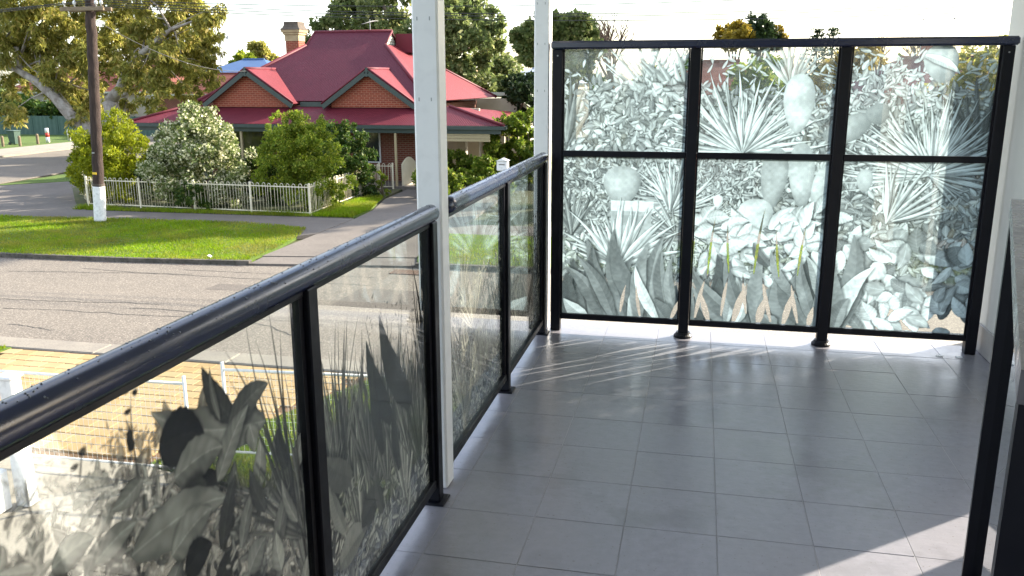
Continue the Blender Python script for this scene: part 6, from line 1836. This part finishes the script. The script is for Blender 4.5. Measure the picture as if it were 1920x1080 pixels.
# ------------------------------------------------------------------ background houses
def simple_house(name, label, x0, x1, y0, y1, ze, zr, wall, roof, ov=.5, hip=2.5, wins=(), chim=None):
    h = thing(name, label, 'house', ((x0 + x1) / 2, (y0 + y1) / 2, GZ))
    MB().box(x0, x1, y0, y1, GZ - .1, ze - .02).build('wall', wall, h)
    ym = (y0 + y1) / 2
    a, b, c, d = (x0 - ov, y0 - ov, ze), (x1 + ov, y0 - ov, ze), (x1 + ov, y1 + ov, ze), (x0 - ov, y1 + ov, ze)
    e, f = (x0 + hip, ym, zr), (x1 - hip, ym, zr)
    MB().add([a, b, c, d, e, f], [(0, 1, 5, 4), (1, 2, 5), (2, 3, 4, 5), (3, 0, 4), (3, 2, 1, 0)]).build('roof', roof, h)
    MB().tube([e, f], .1, 6).build('ridge_cap', roof, h)
    MB().box(x0 - ov - .04, x1 + ov + .04, y0 - ov - .1, y0 - ov - .01, ze - .16, ze - .01).build('gutter', M['pale_trim'], h)
    for (u0, u1, z0, z1) in wins:
        w = MB().box(u0, u1, y0 - .05, y0 - .005, z0, z1).build('window', M['plain_white'], h)
        MB().box(u0 + .08, u1 - .08, y0 - .07, y0 - .055, z0 + .08, z1 - .08).build('pane', M['dark_glass'], w)
    if chim:
        MB().box(chim[0], chim[0] + .9, ym - .5, ym + .4, ze, chim[1]).build('chimney', M['brick'], h)
    return h
simple_house('cream_house', 'cream walled house with terracotta roof behind the clipped hedge', -60, -44.5, 67, 76, .55, 3.0, M['house_cream'], M['terracotta'], wins=((-57, -54, -1.6, -.2),), chim=(-50.2, 3.0))
simple_house('brick_house', 'dark red brick house with terracotta roof seen through the gum tree', -42.2, -31, 62, 70, .45, 2.0, M['brick_dark'], M['terracotta'], wins=((-40, -38, -1.6, -.3), (-33.5, -31.5, -1.6, -.3)))
simple_house('blue_roof_house', 'house with a blue metal roof on the skyline left of the chimney', -41.2, -34.2, 66, 73, 1.75, 3.2, M['house_cream'], M['blue_tin'], wins=((-38.5, -36.5, -.5, .8),))
simple_house('grey_roof_house', 'house with a grey blue metal roof behind the dark tree', -15.5, -9.0, 64, 71, 1.2, 2.3, M['house_cream'], M['grey_tin'], wins=((-13, -11.5, -1, .3),))
simple_house('tile_roof_house', 'brick house with red tiled roof seen through the left of the screen', -2.6, 4.2, 40, 47, .35, 2.3, M['brick'], M['terracotta'], wins=((-1.6, 0, -1.8, -.5), (1.6, 3.0, -1.8, -.5)))
simple_house('pink_roof_house', 'cream house with red metal roof seen through the middle of the screen', 6.2, 14.5, 39, 47, .4, 2.4, M['house_cream'], M['tin_shade_tone'], wins=((7, 9, -1.8, -.5), (11, 13, -1.8, -.5)), chim=(9.6, 2.9))
simple_house('distant_house', 'pale house with grey roof seen through the right of the screen', 16, 26, 44, 52, .4, 2.2, M['house_cream'], M['grey_tin'], wins=((18, 20, -1.8, -.5),))

# trees and hedges seen through and above the screen
def rand_tree(name, label, x, y, w, zt, zb, n, leaf, mat, bark=None, r0=.25, group=None):
    cl = []
    for k in range(9):
        f = k / 8
        a = k * 2.4
        z = zb + (zt - zb) * (.12 + .72 * f)
        rr = w * (1 - abs(f - .45) * 1.1) * .6
        cl.append((x + rr * math.cos(a), y + rr * math.sin(a) * .8, z, w * random.uniform(.36, .52)))
    return tree(name, label, (x, y, GZ), cl, n, leaf, mat, r0, bark, group=group)
rand_tree('garden_tree', 'yellow green tree beyond the street behind the middle pane', 2.0, 34, 1.9, 2.35, -1.2, 9000, .2, M['vine_leaf'], group='trees beyond the screen')
rand_tree('garden_tree', 'dark green tree behind the left pane beside the tiled roof', -1.9, 30.5, 1.2, 1.9, -1.6, 8000, .18, M['big_leaf'], group='trees beyond the screen')
rand_tree('garden_tree', 'olive tree beyond the right pane of the screen', 9.8, 34.5, 2.0, 2.6, -1.0, 9000, .2, M['gum_leaf'], group='trees beyond the screen')
rand_tree('garden_tree', 'golden bushy tree seen through the top of the right pane', 8.2, 52, 2.4, 3.4, -.5, 7000, .26, M['gold_leaf'], group='trees beyond the screen')
rand_tree('garden_tree', 'leafy green tree at the far right behind the screen post', 15.5, 36, 2.3, 2.5, -1.0, 9000, .22, M['mid_leaf'], group='trees beyond the screen')
for k, (x, y) in enumerate(((10.6, 90), (12.1, 90.5))):
    t = thing('norfolk_pine', ('left' if k == 0 else 'right') + ' small Norfolk pine tip on the skyline above the middle of the screen', 'tree', (x, y, GZ), 'Norfolk pines on the skyline')
    zt = 6.6 + .15 * k
    MB().tube([(x, y, GZ), (x, y, zt)], [.25, .03], 7).build('trunk', M['bark'], t)
    C = []
    for q in range(12):
        z = 1.0 + (zt - 1.3) * q / 12
        ln = (zt - z) * .42 + .15
        for j in range(7):
            a = j * .9 + q
            for s in np.linspace(.1, 1, 12):
                C.append((x + math.cos(a) * ln * s, y + math.sin(a) * ln * s, z + .12 * s * s))
    C = np.array(C) + RNG.normal(0, .05, (len(C), 3))
    k2 = len(C)
    link('crown', np_mesh('crown', leaf_quads(C, np.full(k2, .3), np.full(k2, .08), 0, .3), 4, M['dark_leaf']), t)
def bare_tree(label, x, y, zt, spread, seed):
    rs = random.Random(seed)
    t = thing('bare_tree', label, 'tree', (x, y, GZ), 'bare trees on the skyline')
    MB().tube([(x, y, GZ), (x, y, zt * .2)], [.2, .14], 7).build('trunk', M['bark'], t)
    mb = MB()
    def br(p, d, l, r, lv):
        e = p + d * l
        mb.tube([p, p.lerp(e, .5) + Vector((rs.uniform(-.05, .05), 0, rs.uniform(-.02, .05))) * l, e], [r, r * .8, r * .6], 5, cap=False)
        if lv:
            for _ in range(3):
                dd_ = (d + Vector((rs.uniform(-.7, .7), rs.uniform(-.5, .5), rs.uniform(-.1, .5)))).normalized()
                br(p.lerp(e, rs.uniform(.6, 1)), dd_, l * rs.uniform(.55, .8), r * .6, lv - 1)
    for _ in range(6):
        br(Vector((x, y, zt * .2)), Vector((rs.uniform(-.8, .8) * spread, rs.uniform(-.4, .4), 1)).normalized(), zt * .33, .09, 3)
    o = mb.build('branch', M['bark'], t); tag(o, kind='stuff')
bare_tree('leafless winter tree on the skyline above the right pane', 14.5, 82, 5.6, 1.0, 5)
bare_tree('thin leafless tree just right of the street tree', -5.0, 50, 5.3, .7, 8)
bare_tree('second leafless tree on the skyline, further right', 18.5, 84, 5.4, 1.0, 9)
an = thing('tv_antenna', 'thin television aerial on the skyline near the right post', 'aerial', (9.6, 40, 2))
MB().tube([(9.3, 42.0, 2.2), (9.3, 42.0, 4.15)], .018, 6).build('mast', M['steel'], an)
MB().tube([(9.1, 42.0, 4.0), (10.6, 42.0, 4.0)], .014, 6).build('boom', M['steel'], an)
for k in range(5):
    MB().tube([(9.2 + k * .1, 41.85, 4.0), (9.2 + k * .1, 42.15, 4.0)], .01, 5).build('element', M['steel'], an)
MB().tube([(10.55, 41.9, 4.02), (10.55, 42.1, 4.02)], .04, 6).build('element', M['steel'], an)

# distant belt of suburban trees round the horizon, read as one mass
cl = []
for k in range(120):
    a = R(random.uniform(18, 150)); d_ = random.uniform(105, 170)
    cl.append((d_ * math.cos(a), d_ * math.sin(a), GZ + random.uniform(.5, 4.0), random.uniform(2.5, 4.5)))
P = clump_points(cl, 45000, .4, .8, 6); k = len(P)
o = link('distant_trees', np_mesh('distant_trees', leaf_quads(P, RNG.uniform(.7, 1.5, k), RNG.uniform(.25, .5, k)), 4, M['hedge_leaf']))
tag(o, 'distant belt of suburban trees along the horizon', 'trees', None, 'stuff')
